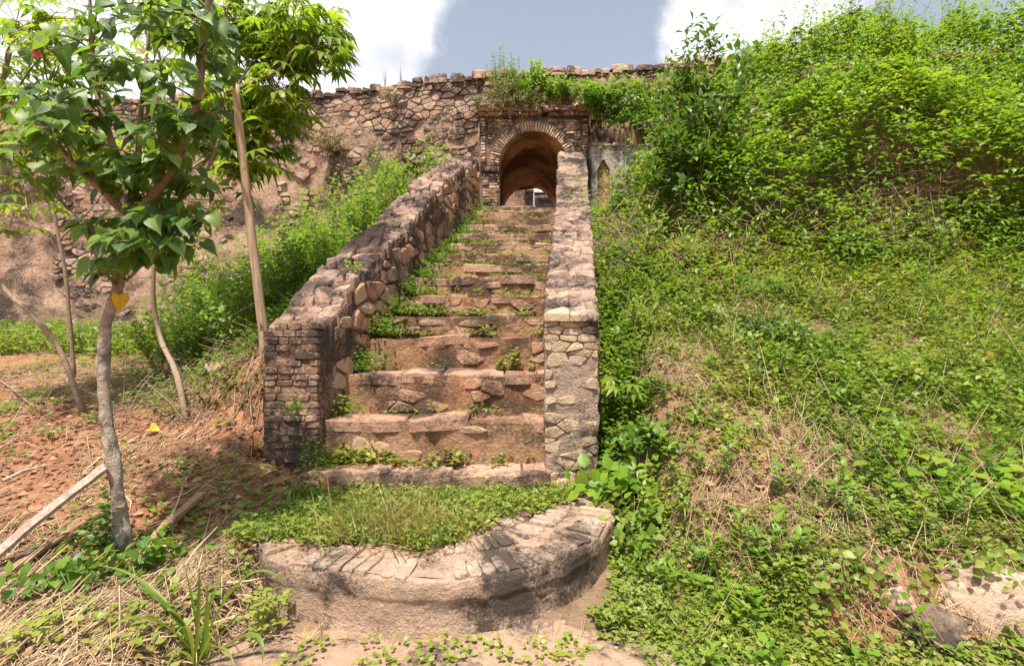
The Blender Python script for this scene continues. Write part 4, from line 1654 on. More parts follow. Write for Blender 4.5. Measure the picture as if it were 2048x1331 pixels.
# shoots standing off the growth, ragged against the sky
q, qn, _ = thicket_points(1500)
S = Leaves()
shoots(L, S, q - qn * .1, q + qn * RNG.uniform(.12, .4, (len(q), 1)) + np.stack([RNG.normal(0, .12, len(q)), RNG.normal(0, .1, len(q)), RNG.uniform(.1, .42, len(q))], -1), 9, .085, T_OV, .004, .12, .25)
sk = []
for px, py, dd, hgt in ((1655, 60, 9.4, .8), (1670, 70, 9.4, .7), (1640, 80, 9.5, .6), (1560, 100, 9.2, .55), (1590, 95, 9.3, .45), (1800, 70, 9.6, .5), (1850, 75, 9.6, .55), (1910, 60, 9.6, .6), (1960, 60, 9.6, .65), (2000, 55, 9.6, .7), (2040, 60, 9.6, .6), (1720, 80, 9.5, .4), (2100, 60, 9.6, .5)):
    for j in range(7):
        sk.append((P(px + RNG.normal(0, 14), py + 60, dd), hgt * RNG.uniform(.5, 1.05)))
b_ = np.array([s[0] for s in sk])
tp = b_ + np.stack([RNG.normal(0, .12, len(sk)), RNG.normal(0, .1, len(sk)), .45 + np.array([s[1] for s in sk]) * .75], -1)
shoots(L, S, b_, tp, 16, .085, T_OV, .005, .05, .1)
tag(L2.build('bank_bushes', M['shrub_leaf']), 'mid-green broad-leaved bushes growing through the vine thicket', 'bushes', kind='stuff')
thick = tag(L.build('vine_thicket', M['vine_leaf']), 'bright green vine thicket smothering the steep bank right of the gate', 'thicket', kind='stuff')
tag(S.build('vine_stems', M['stem_green']), 'thin green shoots rising through the vine thicket', 'stems', kind='stuff')

# tangle of dead stems in the hollow of the thicket
q = []
for cx, cy, sx, sy_, k in ((1790, 420, 120, 60, 900), (1600, 470, 130, 45, 500), (1450, 520, 140, 30, 200), (1250, 480, 60, 60, 150), (1650, 330, 260, 120, 420), (1850, 250, 150, 120, 200)):
    px = RNG.normal(cx, sx * .6, k)
    py = RNG.normal(cy, sy_ * .7, k)
    dd = np.interp(py, [150, 300, 420, 500, 560], [8.9, 8.2, 7.6, 7.15, 6.8]) - RNG.uniform(0, .25, k)
    q.append(np.stack([(px - 1024) / FPX * dd, dd, CAMZ + (665.5 - py) / FPX * dd], -1))
q = np.concatenate(q)
q[:, 2] = np.maximum(q[:, 2], terrain(q[:, 0], q[:, 1]))
S = Leaves()
k = len(q)
d = np.stack([RNG.normal(0, 1, k), RNG.normal(-.3, .4, k), RNG.normal(.1, .7, k)], -1)
ln = RNG.uniform(.2, .8, k)
t = np.linspace(0, 1, 5)
path = q[:, None] + nrmz(d)[:, None] * (ln[:, None] * t)[..., None] + np.array([0, 0, -.5]) * ((t ** 2)[None, :, None] * ln[:, None, None] * RNG.uniform(-.3, 1, (k, 1, 1)))
S.tubes(path, .006 * RNG.uniform(.5, 1.5, (k, 1)) * np.array([1, .9, .8, .6, .3])[None], 3)
tag(S.build('dead_stems', M['twig']), 'tangle of dead brown stems in the hollow of the thicket', 'twigs', kind='stuff')

# small pink flower heads dotted over the thicket
q, qn, uu = thicket_points(6000)
q = q[uu > .97][:70]
L = Leaves()
for j in range(6):
    L.add(T_OVW, q + np.array([0, -.03, .05]), rdir(len(q), .5), np.tile([0, -.5, 1.], (len(q), 1)), .024)
tag(L.build('wild_flowers', M['petal_pink']), 'tiny pink flower heads scattered over the vine thicket', 'flowers', kind='stuff')

# vines hanging over the wall beside the gate
L = Leaves()
k = 3300
x = RNG.uniform(1.55, 4.2, k)
top_ = np.interp(x, [1.55, 2.2, 3, 4.2], [6.95, 7.15, 7.2, 7.4])
bot = np.interp(x, [1.55, 2.0, 2.9, 3.3, 4.2], [6.7, 6.25, 6.05, 5.5, 5.2])
v = RNG.random(k)
z = bot + (top_ - bot) * v + RNG.normal(0, .08, k)
y = 11.4 - .55 * (1 - v) - np.clip(.3 + .35 * fbm(np.stack([x, z, 0 * x], -1) * 1.6, 150, 2), .03, .8) * RNG.random(k) ** .6
p = np.stack([x, y, z], -1)
L.add(T_TRI, p, rdir(k, -.4), np.stack([RNG.normal(0, .4, k), RNG.normal(-.4, .3, k), np.ones(k) * .7], -1), RNG.uniform(.09, .17, k), np.clip(RNG.random(k) * .6 + v * .4, 0, 1))
tag(L.build('hanging_vine', M['vine_leaf']), 'light green vine spilling down the wall above the loopholes', 'vine', kind='stuff')

# tall glossy sapling in front of the thicket
base = on_ground([2.75], [7.7])[0]
sap = empty('sapling', base, 'tall dark-leaved sapling rising above the thicket beside the loopholes', 'sapling')
L, S = Leaves(), Leaves()
tips = [(1370, 55, 8.3), (1412, 62, 8.2), (1345, 110, 8.4), (1500, 85, 8.5), (1480, 140, 8.3), (1440, 130, 8.1), (1320, 190, 8.2), (1390, 170, 7.9), (1460, 220, 7.9), (1310, 260, 7.9),
        (1350, 260, 7.7), (1420, 260, 7.6), (1490, 270, 7.9), (1380, 320, 7.6), (1330, 340, 7.7), (1440, 340, 7.6), (1300, 330, 8), (1400, 210, 8.5), (1370, 150, 8.2), (1430, 90, 8.4)]
b_ = np.array([base + RNG.normal(0, .08, 3) * (1, 1, 0) for _ in tips])
shoots(L, S, b_, np.array([P(*t) for t in tips]), 34, .16, T_OBO, .013, .06, .4, outward=1.0)
q = np.array([P(*t) for t in tips])
sb = base + (q[:, None] - base) * RNG.uniform(.4, .95, (len(q), 9, 1))
sb = sb.reshape(-1, 3)
shoots(L, S, sb, sb + np.stack([RNG.normal(0, .22, len(sb)), RNG.normal(-.12, .15, len(sb)), RNG.uniform(.1, .4, len(sb))], -1), 9, .16, T_OBO, .006, .06, .2)
L.build('foliage', M['dark_leaf'], sap)
S.build('stems', M['stem_brown'], sap)

# ================================================================== growth over the gateway
shrub('wall_shrub', 'grey-green twiggy shrub rooted on top of the gateway', (-.15, 11.4, 6.75), 1.45, .6, 60, 34, .055, 'shrub_leaf', T_OV, sag=.1, rsh=-.1)
shrub('wall_shrub', 'light green leafy shrub right of the twiggy one over the arch', (.45, 11.4, 6.8), .95, .6, 50, 20, .095, 'vine_leaf', T_OVW)
shrub('wall_shrub', 'low lime bush at the right end of the gateway top', (1.3, 11.35, 6.8), .62, .6, 44, 16, .095, 'vine_leaf', T_OVW)
L, S = Leaves(), Leaves()
k = 150
b_ = np.stack([RNG.uniform(-.75, .75, k), RNG.uniform(11.1, 11.3, k), RNG.uniform(6.65, 6.95, k)], -1)
shoots(L, S, b_, b_ + np.stack([RNG.normal(0, .15, k), RNG.uniform(-.3, -.05, k), RNG.uniform(-.35, .15, k)], -1), 16, .05, T_OV, .003, .35)
hv = empty('hanging_weeds', (0, 11.2, 6.7), 'dry olive weeds draping over the gateway cornice', 'weeds')
L.build('foliage', M['dry_shrub'], hv)
S.build('stems', M['twig'], hv)
shrub('wall_tuft', 'dry yellowish tuft growing from the face of the fort wall', (-4.15, 11.42, 5.75), .55, .62, 46, 20, .05, 'dry_shrub', T_OV, lean=(0, -.22, -.05), cat='tuft', smat='twig')
for (x, hh, n_, lb) in ((-2.95, .42, 5, 'thin dark weed standing on the top of the fort wall'), (-2.55, .5, 4, 'taller wispy weed on the fort wall top near the sprawling dry one')):
    shrub('wall_tuft', lb, (x, 11.62, float(zt(x)) + .02), hh, .14, n_, 12, .04, 'dry_shrub', T_LAN, cat='tuft', smat='twig')
shrub('wall_tuft', 'sprawling dry weed on the fort wall face under the capstones', (-2.75, 11.42, 6.75), .5, .3, 14, 14, .04, 'dry_shrub', T_OV, lean=(0, -.15, 0), cat='tuft', smat='twig')

# ================================================================== left bank shrubs
bank = [(905, 330, 9.6, .75, .5), (850, 345, 9.2, .8, .55), (800, 400, 8.8, .95, .6), (740, 420, 8.6, .95, .6), (690, 440, 8.2, 1.0, .65), (640, 430, 8.6, .9, .6),
        (600, 500, 7.6, .85, .6), (660, 520, 7.0, .8, .55), (560, 520, 7.8, .9, .65), (520, 560, 7.2, .75, .6), (620, 570, 6.4, .65, .5), (560, 600, 6.2, .6, .5), (470, 590, 7.2, .7, .6),
        (420, 620, 6.8, .55, .55), (490, 630, 6.0, .5, .45), (760, 360, 9.4, .8, .6), (400, 640, 7.6, .6, .6), (350, 660, 6.6, .45, .5), (500, 450, 8.3, 1.2, .6), (440, 500, 8.1, 1.1, .6), (570, 400, 8.8, 1.1, .6), (380, 560, 7.9, .9, .6)]
ordn = ['nearest', 'second', 'third', 'fourth', 'fifth', 'sixth', 'seventh', 'eighth', 'ninth', 'tenth', 'eleventh', 'twelfth', 'thirteenth', 'fourteenth']
bp = [P(px, py, dd) for px, py, dd, _, _ in bank]
far_o = sorted([i for i in range(len(bank)) if bank[i][2] > 8], key=lambda i: np.linalg.norm(bp[i][:2] - (AX, GATE_Y)))
near_o = sorted([i for i in range(len(bank)) if bank[i][2] <= 8], key=lambda i: np.linalg.norm(bp[i][:2] - (-1.85, 4.3)))
for i, (px, py, dd, hh, rr) in enumerate(bank):
    b_ = P(px, py, dd)
    b_[2] = float(terrain(b_[0], b_[1]))
    top_z = CAMZ + (665.5 - py) / FPX * dd + hh * .35
    hh = max(.45, min(2.0, top_z - b_[2] + .45))
    far = dd > 8
    if far:
        k_ = far_o.index(i)
        lbl = 'lime shrub on the bank, ' + (ordn[k_] + ' from the arched gate' if k_ else 'nearest to the arched gate')
    else:
        k_ = near_o.index(i)
        lbl = 'leafy green shrub on the bank, ' + (ordn[k_] + ' from the brick pier' if k_ else 'nearest to the brick pier')
    shrub('bank_shrub', lbl, b_, hh, rr * 1.15, 40, 26, .085, 'vine_leaf', T_OV if i % 3 else T_OVW, group='far bank shrubs' if far else 'near bank shrubs', sag=.12, spread=.35)
L = Leaves()
pts = scatter(4300, -6.5, -.9, 4.7, 10.9, .6, lambda x, y, px, py: (x < xl_out(np.clip(y, 4.2, 11)) - .03) * np.clip(1.25 - (xl_out(np.clip(y, 4.2, 11)) - x) / (.35 + .3 * y) + .3 * n2(x, y, 1.5, 9), 0, 1) * (1 - .85 * sstep(650, 720, py)))
herbs(L, pts, RNG.uniform(.05, .35, len(pts)), .06, 8, .09, T_OV)
tag(L.build('bank_weeds', M['shrub_leaf']), 'low weeds filling the bank left of the stair parapet', 'weeds', kind='stuff')
pts = scatter(1500, -5, -1.8, 4.5, 8.0, .8, lambda x, y, px, py: (x < xl_out(np.clip(y, 4.2, 11)) - .05) * np.clip(1.4 - (xl_out(np.clip(y, 4.2, 11)) - x) / 2.2, 0, 1))
litter_lines('bank_twigs', 'dry twigs lying on the bank behind the brick pier', pts, .4, .005, 'twig', .5)

# grass along the foot of the fort wall
L = Leaves()
pts = scatter(9000, -13, -4.5, 8.2, 11.3, .3, lambda x, y, px, py: np.clip(.4 + .6 * n2(x, y, .7, 14) + .5 * sstep(8.6, 9.8, y), 0, 1))
for i, T in enumerate(T_BLADES):
    q = pts[i::3]
    L.add(T, q, rdir(len(q)) * .5 + np.array([0, 0, 1.]), rdir(len(q)) + np.array([0, 0, .3]), RNG.uniform(.18, .5, len(q)), np.clip(RNG.random(len(q)) * .8 + .2, 0, 1), 1.2)
tag(L.build('wall_foot_grass', M['grass']), 'bright grass growing along the foot of the fort wall', 'grass', kind='stuff')
L = Leaves()
pts = scatter(850, -12, -4.2, 8.0, 11.2, .3)
herbs(L, pts, RNG.uniform(.1, .5, len(pts)), .11, 9, .16, T_OV)
tag(L.build('wall_foot_weeds', M['herb_leaf']), 'leafy weeds among the grass at the fort wall foot', 'weeds', kind='stuff')
shrub('dry_bush', 'grey-brown withered bush at the fort wall foot behind the tree', on_ground([-5.9], [8.8])[0], .6, .6, 40, 10, .06, 'dead_leaf', T_OV, smat='twig', cat='bush')

# ================================================================== bare terrace: straw, dead leaves, sparse weeds
ter = lambda x, y: (x < np.where(y < 4.2, -1.5, xl_out(np.clip(y, 4.2, 11)) - .1))
pts = scatter(15000, -6, -1.25, 1.95, 4.4, 1.6, lambda x, y, px, py: (x < -1.3 - .1 * n2(x, y, 3, 2)) * np.clip(.06 + 1.0 * sstep(1040, 1150, py) + .35 * n2(x, y, 2.2, 71), 0, 1))
litter_lines('foreground_straw', 'thick mat of dry straw on the ground left of the platform', pts[:9200], .15, .0026, 'straw', .26, dirang=.5, dspread=1.3)
litter_lines('cut_stalks', 'cut straw stalks jutting from the straw mat', pts[11000:12400], .2, .0055, 'straw', .4, dirang=.9, dspread=.8)
pts = scatter(4500, -9, -1.9, 3.6, 9.0, .9, lambda x, y, px, py: ter(x, y) * np.clip(.05 + 1.2 * gauss(px, py, 250, 760, 230, 50) + .3 * n2(x, y, 1.6, 72), 0, 1))
litter_lines('terrace_straw', 'pale straw strewn over the red earth terrace', pts, .3, .0035, 'straw', .12)
pts = scatter(900, -7, -1.4, 2.2, 7.0, 1.0, lambda x, y, px, py: ter(x, y) * 1.0)
litter_lines('terrace_twigs', 'brown twigs lying on the red earth terrace', pts, .5, .004, 'twig', .15)
L = Leaves()
pts = scatter(2600, -7, -1.3, 2.0, 8.0, 1.1, lambda x, y, px, py: ter(x, y) * 1.0)
L.add(T_OVW, pts + np.array([0, 0, .015]), rdir(len(pts), .1), np.stack([RNG.normal(0, .4, len(pts)), RNG.normal(0, .4, len(pts)), np.ones(len(pts))], -1), RNG.uniform(.03, .075, len(pts)))
tag(L.build('dead_leaves', M['dead_leaf']), 'brown dead leaves on the red earth left of the stair', 'leaves', kind='stuff')
# earth clods
pts = scatter(2600, -7, -1.6, 2.2, 7.0, 1.2, lambda x, y, px, py: ter(x, y) * np.clip(.6 + .6 * n2(x, y, 1.2, 74), 0, 1))
k = len(pts)
oc = np.array([(1, 0, 0), (-1, 0, 0), (0, 1, 0), (0, -1, 0), (0, 0, 1), (0, 0, -1)], float)
of = np.array([(0, 2, 4), (2, 1, 4), (1, 3, 4), (3, 0, 4), (2, 0, 5), (1, 2, 5), (3, 1, 5), (0, 3, 5)])
V = pts[:, None] + oc[None] * RNG.uniform(.008, .03, (k, 1, 1)) * RNG.uniform(.5, 1.4, (k, 6, 1)) + RNG.normal(0, .004, (k, 6, 3))
cl_o = mesh_np('earth_clods', V.reshape(-1, 3), (of[None] + (np.arange(k) * 6)[:, None, None]).reshape(-1, 3), M['earth'])
tag(cl_o, 'crumbled clods of red earth on the terrace', 'soil', kind='stuff')
L = Leaves()
pts = scatter(520, -7, -1.4, 2.2, 8.0, 1.0, lambda x, y, px, py: ter(x, y) * np.clip(.2 + .8 * n2(x, y, 1.4, 79) + .7 * gauss(px, py, 480, 1010, 90, 90) + .7 * gauss(px, py, 250, 1050, 120, 70), 0, 1))
herbs(L, pts, RNG.uniform(.03, .14, len(pts)), .05, 8, .06, T_OVW)
tag(L.build('terrace_weeds', M['herb_leaf']), 'scattered small weeds on the red earth terrace', 'weeds', kind='stuff')

# ================================================================== platform greenery
def plat_pts(n, fn):
    res = []
    tot = 0
    while tot < n:
        k = n * 3
        x = RNG.uniform(-1.75, 1.0, k)
        y = RNG.uniform(2.6, 4.02, k)
        fy = np.interp(x, lipw[2:-1, 0], lipw[2:-1, 1])
        ok = (y > fy + .06) & (RNG.random(k) < fn(x, y, y - fy))
        g = np.stack([x, y, np.full(k, zp)], -1)
        res.append(g[ok])
        tot += ok.sum()
    return np.concatenate(res)[:n]


def m_plat(x, y, dfr):
    edge = np.interp(x, [-1.8, -.9, -.45, -.1, .5, .9], [.12, .30, .27, .72, .80, .5])
    return np.clip(sstep(edge - .03, edge + .14, dfr + .06 * n2(x, y, 5, 3)) * (.85 + .4 * n2(x, y, 3, 18)), 0, 1)


L = Leaves()
pts = plat_pts(1100, m_plat)
herbs(L, pts[:800], RNG.uniform(.01, .1, 800), .034, 8, .05, T_O8, rsh=.15)
herbs(L, pts[800:], RNG.uniform(.02, .12, 300), .055, 5, .05, T_TRI)
tag(L.build('platform_weeds', M['herb_leaf']), 'green weeds matted over the back of the curved platform', 'weeds', kind='stuff')
L = Leaves()
pts = plat_pts(8500, lambda x, y, dfr: m_plat(x, y, dfr - .03))
for i, T in enumerate(T_BLADES):
    q = pts[i::3]
    L.add(T, q, rdir(len(q)) * .6 + np.array([0, 0, 1.]), rdir(len(q)) + np.array([0, 0, .3]), RNG.uniform(.05, .15, len(q)), np.clip(RNG.random(len(q)) * .8 + .2, 0, 1), .75)
tag(L.build('platform_grass', M['grass']), 'short grass growing on the curved platform', 'grass', kind='stuff')
L = Leaves()
pts = plat_pts(900, lambda x, y, dfr: np.clip(m_plat(x, y, dfr + .12), .04, 1))
L.add(T_OVW, pts + np.array([0, 0, .006]), rdir(len(pts), .1), np.stack([RNG.normal(0, .3, len(pts)), RNG.normal(0, .3, len(pts)), np.ones(len(pts))], -1), RNG.uniform(.012, .035, len(pts)))
L.tubes(pts[:, None] + (rdir(len(pts)) * RNG.uniform(.02, .12, (len(pts), 1)))[:, None] * np.array([0, 1.])[None, :, None] + np.array([0, 0, .008]), .0015, 3)
tag(L.build('platform_litter', M['dead_leaf']), 'dry leaf bits and stalks along the platform weeds', 'litter', kind='stuff')

# wispy tall grass with yellowing stalks
base = np.array([-.72, 3.05, zp])
wg = empty('wispy_grass', base, 'tall wispy yellow-green grass tuft on the platform', 'grass')
L = Leaves()
k = 380
b_ = base + np.stack([RNG.normal(0, .24, k), RNG.normal(.04, .12, k), 0 * np.ones(k)], -1)
for i, T in enumerate(T_BLADES[:2]):
    q = b_[i::2]
    dd = np.stack([RNG.normal(-.15, .55, len(q)), RNG.normal(-.1, .4, len(q)), np.ones(len(q))], -1)
    L.add(T, q, dd, rdir(len(q), .1), RNG.uniform(.16, .55, len(q)) * RNG.uniform(.7, 1, len(q)), np.clip(RNG.random(len(q)), 0, 1), .28)
L.build('blades', M['dry_grass'], wg)

grass_clump('grass_clump', 'broad-bladed grass clump at the platform corner below the brick pier', P(590, 968, 3.75) * (1, 1, 0) + (0, 0, zp), 16, .34, .014, 'grass', 1.0, r=.08)
grass_clump('grass_clump', 'spiky grass clump at the middle of the lowest step', P(880, 985, 3.7) * (1, 1, 0) + (0, 0, zp), 14, .25, .011, 'grass', 1.0, r=.08)
grass_clump('grass_clump', 'small arching grass beside the pillar foot', P(1010, 985, 3.65) * (1, 1, 0) + (0, 0, zp), 9, .22, .012, 'grass', 1.1, r=.06)
for px, py, dd, n_, ln, lb in ((1390, 800, 4.0, 11, .36, 'long-bladed grass tuft arching over the weeds on the right slope'), (1370, 960, 3.35, 6, .3, 'upright grass tuft below the arching one on the right slope'),
                               (1600, 860, 3.7, 8, .25, 'short grass tuft by the brown bare patch on the right slope')):
    b_ = P(px, py, dd)
    b_[2] = float(terrain(b_[0], b_[1]))
    grass_clump('grass_tuft', lb, b_, n_, ln, .012, 'grass', .95, r=.04)

# big foreground grass: blades traced one by one
base = on_ground([-1.47], [2.36])[0]
fg = empty('broad_grass', base, 'large broad-bladed green grass plant in the straw before the platform', 'grass')
for (tx, ty, td, cx_, cy_, cd, w) in ((165, 1325, 2.0, 290, 1155, 2.1, .016), (250, 1175, 2.3, 330, 1170, 2.3, .016), (580, 1178, 2.3, 480, 1075, 2.3, .016), (475, 1075, 2.5, 420, 1200, 2.4, .014),
                                  (398, 1130, 2.2, 400, 1210, 2.2, .014), (415, 1165, 2.1, 410, 1260, 2.15, .015), (525, 1330, 2.05, 520, 1215, 2.1, .015), (350, 1270, 1.95, 385, 1230, 2.05, .013),
                                  (300, 1250, 2.3, 350, 1180, 2.3, .014), (190, 1130, 2.6, 330, 1150, 2.5, .014), (455, 1255, 2.0, 430, 1240, 2.1, .013), (330, 1345, 1.95, 360, 1280, 2.05, .014),
                                  (470, 1345, 2.0, 450, 1270, 2.05, .013), (440, 1130, 2.35, 415, 1230, 2.3, .012), (365, 1115, 2.4, 385, 1200, 2.35, .011), (540, 1240, 2.4, 470, 1180, 2.35, .012)):
    V, F_ = ribbon(bez(base + RNG.normal(0, .02, 3) * (1, 1, 0) + (0, 0, RNG.uniform(0, .1)), P(cx_ + (cx_ - 395) * .15, cy_ - 15, cd), P(tx, ty, td), 14), w * (1.05 if abs(tx - 395) > 90 else .72))
    mesh_py('blade', V, F_, M['grass'], fg, float(RNG.uniform(.35, .85)), True)

# ================================================================== weeds on the steps
L, Ld = Leaves(), Leaves()
rt, rt2 = [], []
for k, (d, z) in enumerate(STEPS[:-1]):
    dn = STEPS[k + 1][0]
    xa, xb = float(xl_in(d)), float(xr_in(d))
    n_ = int([120, 30, 26, 60, 120, 110, 100, 110, 130, 130, 120, 100, 90, 90][k] * .5)
    u = RNG.random(n_)
    u = np.where(RNG.random(n_) < .45, u ** 3.2, u)
    xx = xa + .03 + (xb - xa - .06) * u
    yy = dn - .02 - (dn - d) * .45 * RNG.random(n_) ** 2
    rt.append(np.stack([xx, yy, np.full(n_, z)], -1))
    # thicker fine-leaved growth against the left parapet
    n_ = int([25, 18, 40, 80, 60, 60, 60, 60, 50, 50, 50, 40, 30, 30][k] * .6)
    xx = xa + .02 + np.abs(RNG.normal(0, .13, n_))
    rt2.append(np.stack([xx, d + (dn - d) * RNG.random(n_), np.full(n_, z)], -1))
rt = np.concatenate(rt)
rt2 = np.concatenate(rt2)
herbs(L, rt, RNG.uniform(.02, .11, len(rt)), .045, 7, .05, T_OV, rsh=.1)
herbs(L, rt[::4], RNG.uniform(.03, .13, len(rt[::4])), .07, 4, .05, T_TRI)
tag(L.build('step_weeds', M['herb_leaf']), 'small green weeds sprouting along the stair treads', 'weeds', kind='stuff')
herbs(Ld, rt2, RNG.uniform(.05, .26, len(rt2)), .042, 12, .09, T_OV, rsh=-.1)
tag(Ld.build('parapet_weeds', M['shrub_leaf']), 'fine-leaved weeds along the step ends under the stained parapet', 'weeds', kind='stuff')
Lg = Leaves()
q = np.concatenate([rt[::2], rt2[::3]])
Lg.add(T_BLADES[1], q, rdir(len(q)) * .8 + np.array([0, 0, 1.]), rdir(len(q), .2), RNG.uniform(.05, .16, len(q)), RNG.random(len(q)), .7)
Lg.tubes(rt[::2][:, None] + (rdir(len(rt[::2]), .25) * RNG.uniform(.03, .14, (len(rt[::2]), 1)))[:, None] * np.array([0, 1.])[None, :, None] + np.array([0, 0, .01]), .0018, 3)
tag(Lg.build('step_grass', M['dry_grass']), 'dry yellow grass wisps on the stair treads', 'grass', kind='stuff')


def step_plant(px, py, k, hh, rr, nst, ls, lb):
    d, z = STEPS[k]
    dn = STEPS[k + 1][0]
    yb = dn - .05
    shrub('step_plant', lb, (float((px - 1024) / FPX * yb), yb, z - .002), hh, rr, nst, 8, ls, 'herb_leaf', T_O8W, cat='plant', smat='stem_green', r0=.003, rsh=.15)


step_plant(1030, 730, 2, .2, .06, 4, .065, 'pale green sprout against the middle riser near the right parapet')
step_plant(1000, 735, 2, .13, .05, 3, .05, 'smaller sprout left of the pale one on the same step')
step_plant(690, 920, 0, .16, .12, 8, .06, 'leafy weed on the lowest tread beside the brick pier')
step_plant(750, 915, 0, .2, .12, 8, .065, 'bushy weed on the lowest tread, second from the brick pier')
step_plant(910, 915, 0, .17, .14, 9, .055, 'low weed in the middle of the lowest tread')
step_plant(830, 600, 4, .22, .2, 14, .05, 'bushy weed at the step end below the stained parapet middle')
shrub('pier_weed', 'small green sprig growing out of the brick pier', (-1.83, 4.13, 1.02), .16, .1, 6, 8, .04, 'shrub_leaf', T_OV, cat='plant', lean=(.1, -.1, -.12), smat='stem_green', r0=.0025)
shrub('parapet_sprig', 'tiny yellow-green sprig on the coping of the stained parapet', (float(xl_in(5.0)) - .1, 4.95, float(zl_top(4.95)) + .0), .09, .09, 5, 6, .05, 'vine_leaf', T_OV, cat='plant', smat='stem_green', r0=.002, rsh=.3)

# weeds tight along the right parapet's outer side
shrub('leafy_weed', 'broad-leaved weed leaning over the foot of the square pillar', (.92, 4.0, float(terrain(.92, 4.0))), .42, .42, 16, 9, .12, 'vine_leaf', T_O8W, cat='weed', smat='stem_green', lean=(-.12, -.12, 0), sag=.3)
shrub('leafy_weed', 'bushy round-leaved weed between the platform end and the slope', (.88, 3.55, float(terrain(.88, 3.55))), .38, .34, 26, 12, .075, 'herb_leaf', T_O8W, cat='weed', smat='stem_green')
shrub('leafy_weed', 'dense low weed on the slope beside the square pillar', (1.15, 4.1, float(terrain(1.15, 4.1))), .34, .36, 30, 12, .065, 'shrub_leaf', T_O8W, cat='weed', smat='stem_green')
L = Leaves()
k = 420
yy = 4.3 + 6.2 * RNG.random(k) ** 1.3
xx = xr_out(yy) + .05 + np.abs(RNG.normal(0, .25, k))
pts = on_ground(xx, yy)
herbs(L, pts, RNG.uniform(.08, .4, k), .07, 14, .13, T_OV, rsh=-.12)
tag(L.build('parapet_foot_weeds', M['shrub_leaf']), 'dark weeds along the outer foot of the low stone parapet', 'weeds', kind='stuff')


def palmate_plant(name, label, base, h, n_, size, mat='cassava_leaf', lean=(0, 0, 0), T=T_PALM):
    base = np.asarray(base, float)
    root = empty(name, base, label, 'plant')
    S = Leaves()
    tip = base + np.array([0, 0, h]) + np.asarray(lean)
    S.tubes(bez(base - (0, 0, .03), base + (0, 0, h * .5), tip, 6)[None], .007 * np.linspace(1, .5, 6)[None], 5)
    for i in range(n_):
        a = i * 2.4 + RNG.random()
        b_ = base + (tip - base) * (1 - .35 * i / n_)
        o_ = np.array([math.cos(a), math.sin(a), .35]) * size * RNG.uniform(.6, 1.0)
        S.tubes(bez(b_, b_ + o_ * .6 + (0, 0, .02), b_ + o_, 5)[None], .0025, 3)
        Lf = Leaves()
        Lf.add(T, [b_ + o_], [o_ * (1, 1, .15)], [np.array([RNG.normal(0, .2), RNG.normal(-.2, .2), 1])], [size * RNG.uniform(.8, 1.15)])
        Lf.build('leaf', M[mat], root)
    S.build('stem', M['stem_green'], root)


b_ = on_ground([1.05], [4.55])[0]
palmate_plant('cassava_seedling', 'young palmate-leaved cassava seedling beside the low stone parapet', b_, .42, 8, .17)
b_ = P(1525, 680, 5.2)
b_[2] = float(terrain(b_[0], b_[1]))
palmate_plant('cassava_sapling', 'slim cassava sapling standing alone on the right slope', b_, .66, 12, .17, 'dark_leaf')
shrub('slope_weed', 'dark bushy weed around the slim cassava sapling', b_ + (.05, -.15, 0), .3, .4, 30, 12, .06, 'dark_leaf', T_OV, cat='weed', smat='stem_green')
for px, py, dd, hh, rr, ls, mt, lb in ((1395, 600, 5.6, .28, .35, .07, 'herb_leaf', 'light green weed clump uphill of the bare brown patch'), (1470, 640, 5.2, .2, .3, .06, 'herb_leaf', 'low weed clump left of the cassava sapling'),
                                       (1230, 760, 4.4, .25, .3, .07, 'shrub_leaf', 'weed clump under the cassava seedling'), (1760, 760, 4.5, .25, .35, .07, 'herb_leaf', 'leafy weed clump in the middle of the right slope')):
    b_ = P(px, py, dd)
    b_[2] = float(terrain(b_[0], b_[1]))
    shrub('slope_weed', lb, b_, hh, rr, 26, 10, ls, mt, T_OVW, cat='weed', smat='stem_green')

# broad pale creeper at the right edge
T_H = heart(.12, .1)
b_ = P(2000, 970, 3.2)
b_[2] = float(terrain(b_[0], b_[1]))
cr_ = empty('creeper', b_, 'pale green heart-leaved creeper on the slope above the earth bank', 'creeper')
k = 90
xx = b_[0] + RNG.normal(0, .28, k)
yy = b_[1] + RNG.normal(0, .22, k)
pts = on_ground(xx, yy)
pts[:, 2] += RNG.uniform(.06, .16, k)
for i in range(k):
    Lf = Leaves()
    Lf.add(T_H, pts[i:i + 1], rdir(1, -.1) + np.array([[0, -.5, 0]]), np.array([[RNG.normal(0, .2), RNG.normal(-.25, .2), 1.]]), [RNG.uniform(.07, .12)], RNG.uniform(.5, 1, 1))
    Lf.build('leaf', M['vine_leaf'], cr_)
S = Leaves()
S.tubes(np.stack([on_ground(pts[:, 0], pts[:, 1]), pts], 1), .0018, 3)
tag(S.build('stalks', M['stem_green'], cr_), kind='stuff')

k = 46
b_ = np.stack([RNG.uniform(1.45, 2.9, k), RNG.uniform(2.7, 2.82, k), np.zeros(k)], -1)
b_[:, 2] = terrain(b_[:, 0], b_[:, 1]) + .02
Lh, Sh = Leaves(), Leaves()
shoots(Lh, Sh, b_, b_ + np.stack([RNG.normal(0, .08, k), RNG.uniform(-.3, -.12, k), RNG.uniform(-.26, -.02, k)], -1), 11, .05, T_O8W, .0022, .25)
tag(Lh.build('bank_creeper', M['herb_leaf']), 'creepers hanging over the edge of the cut earth bank', 'creeper', kind='stuff')
tag(Sh.build('bank_creeper_stems', M['twig']), 'trailing stems hanging over the cut earth bank', 'stems', kind='stuff')
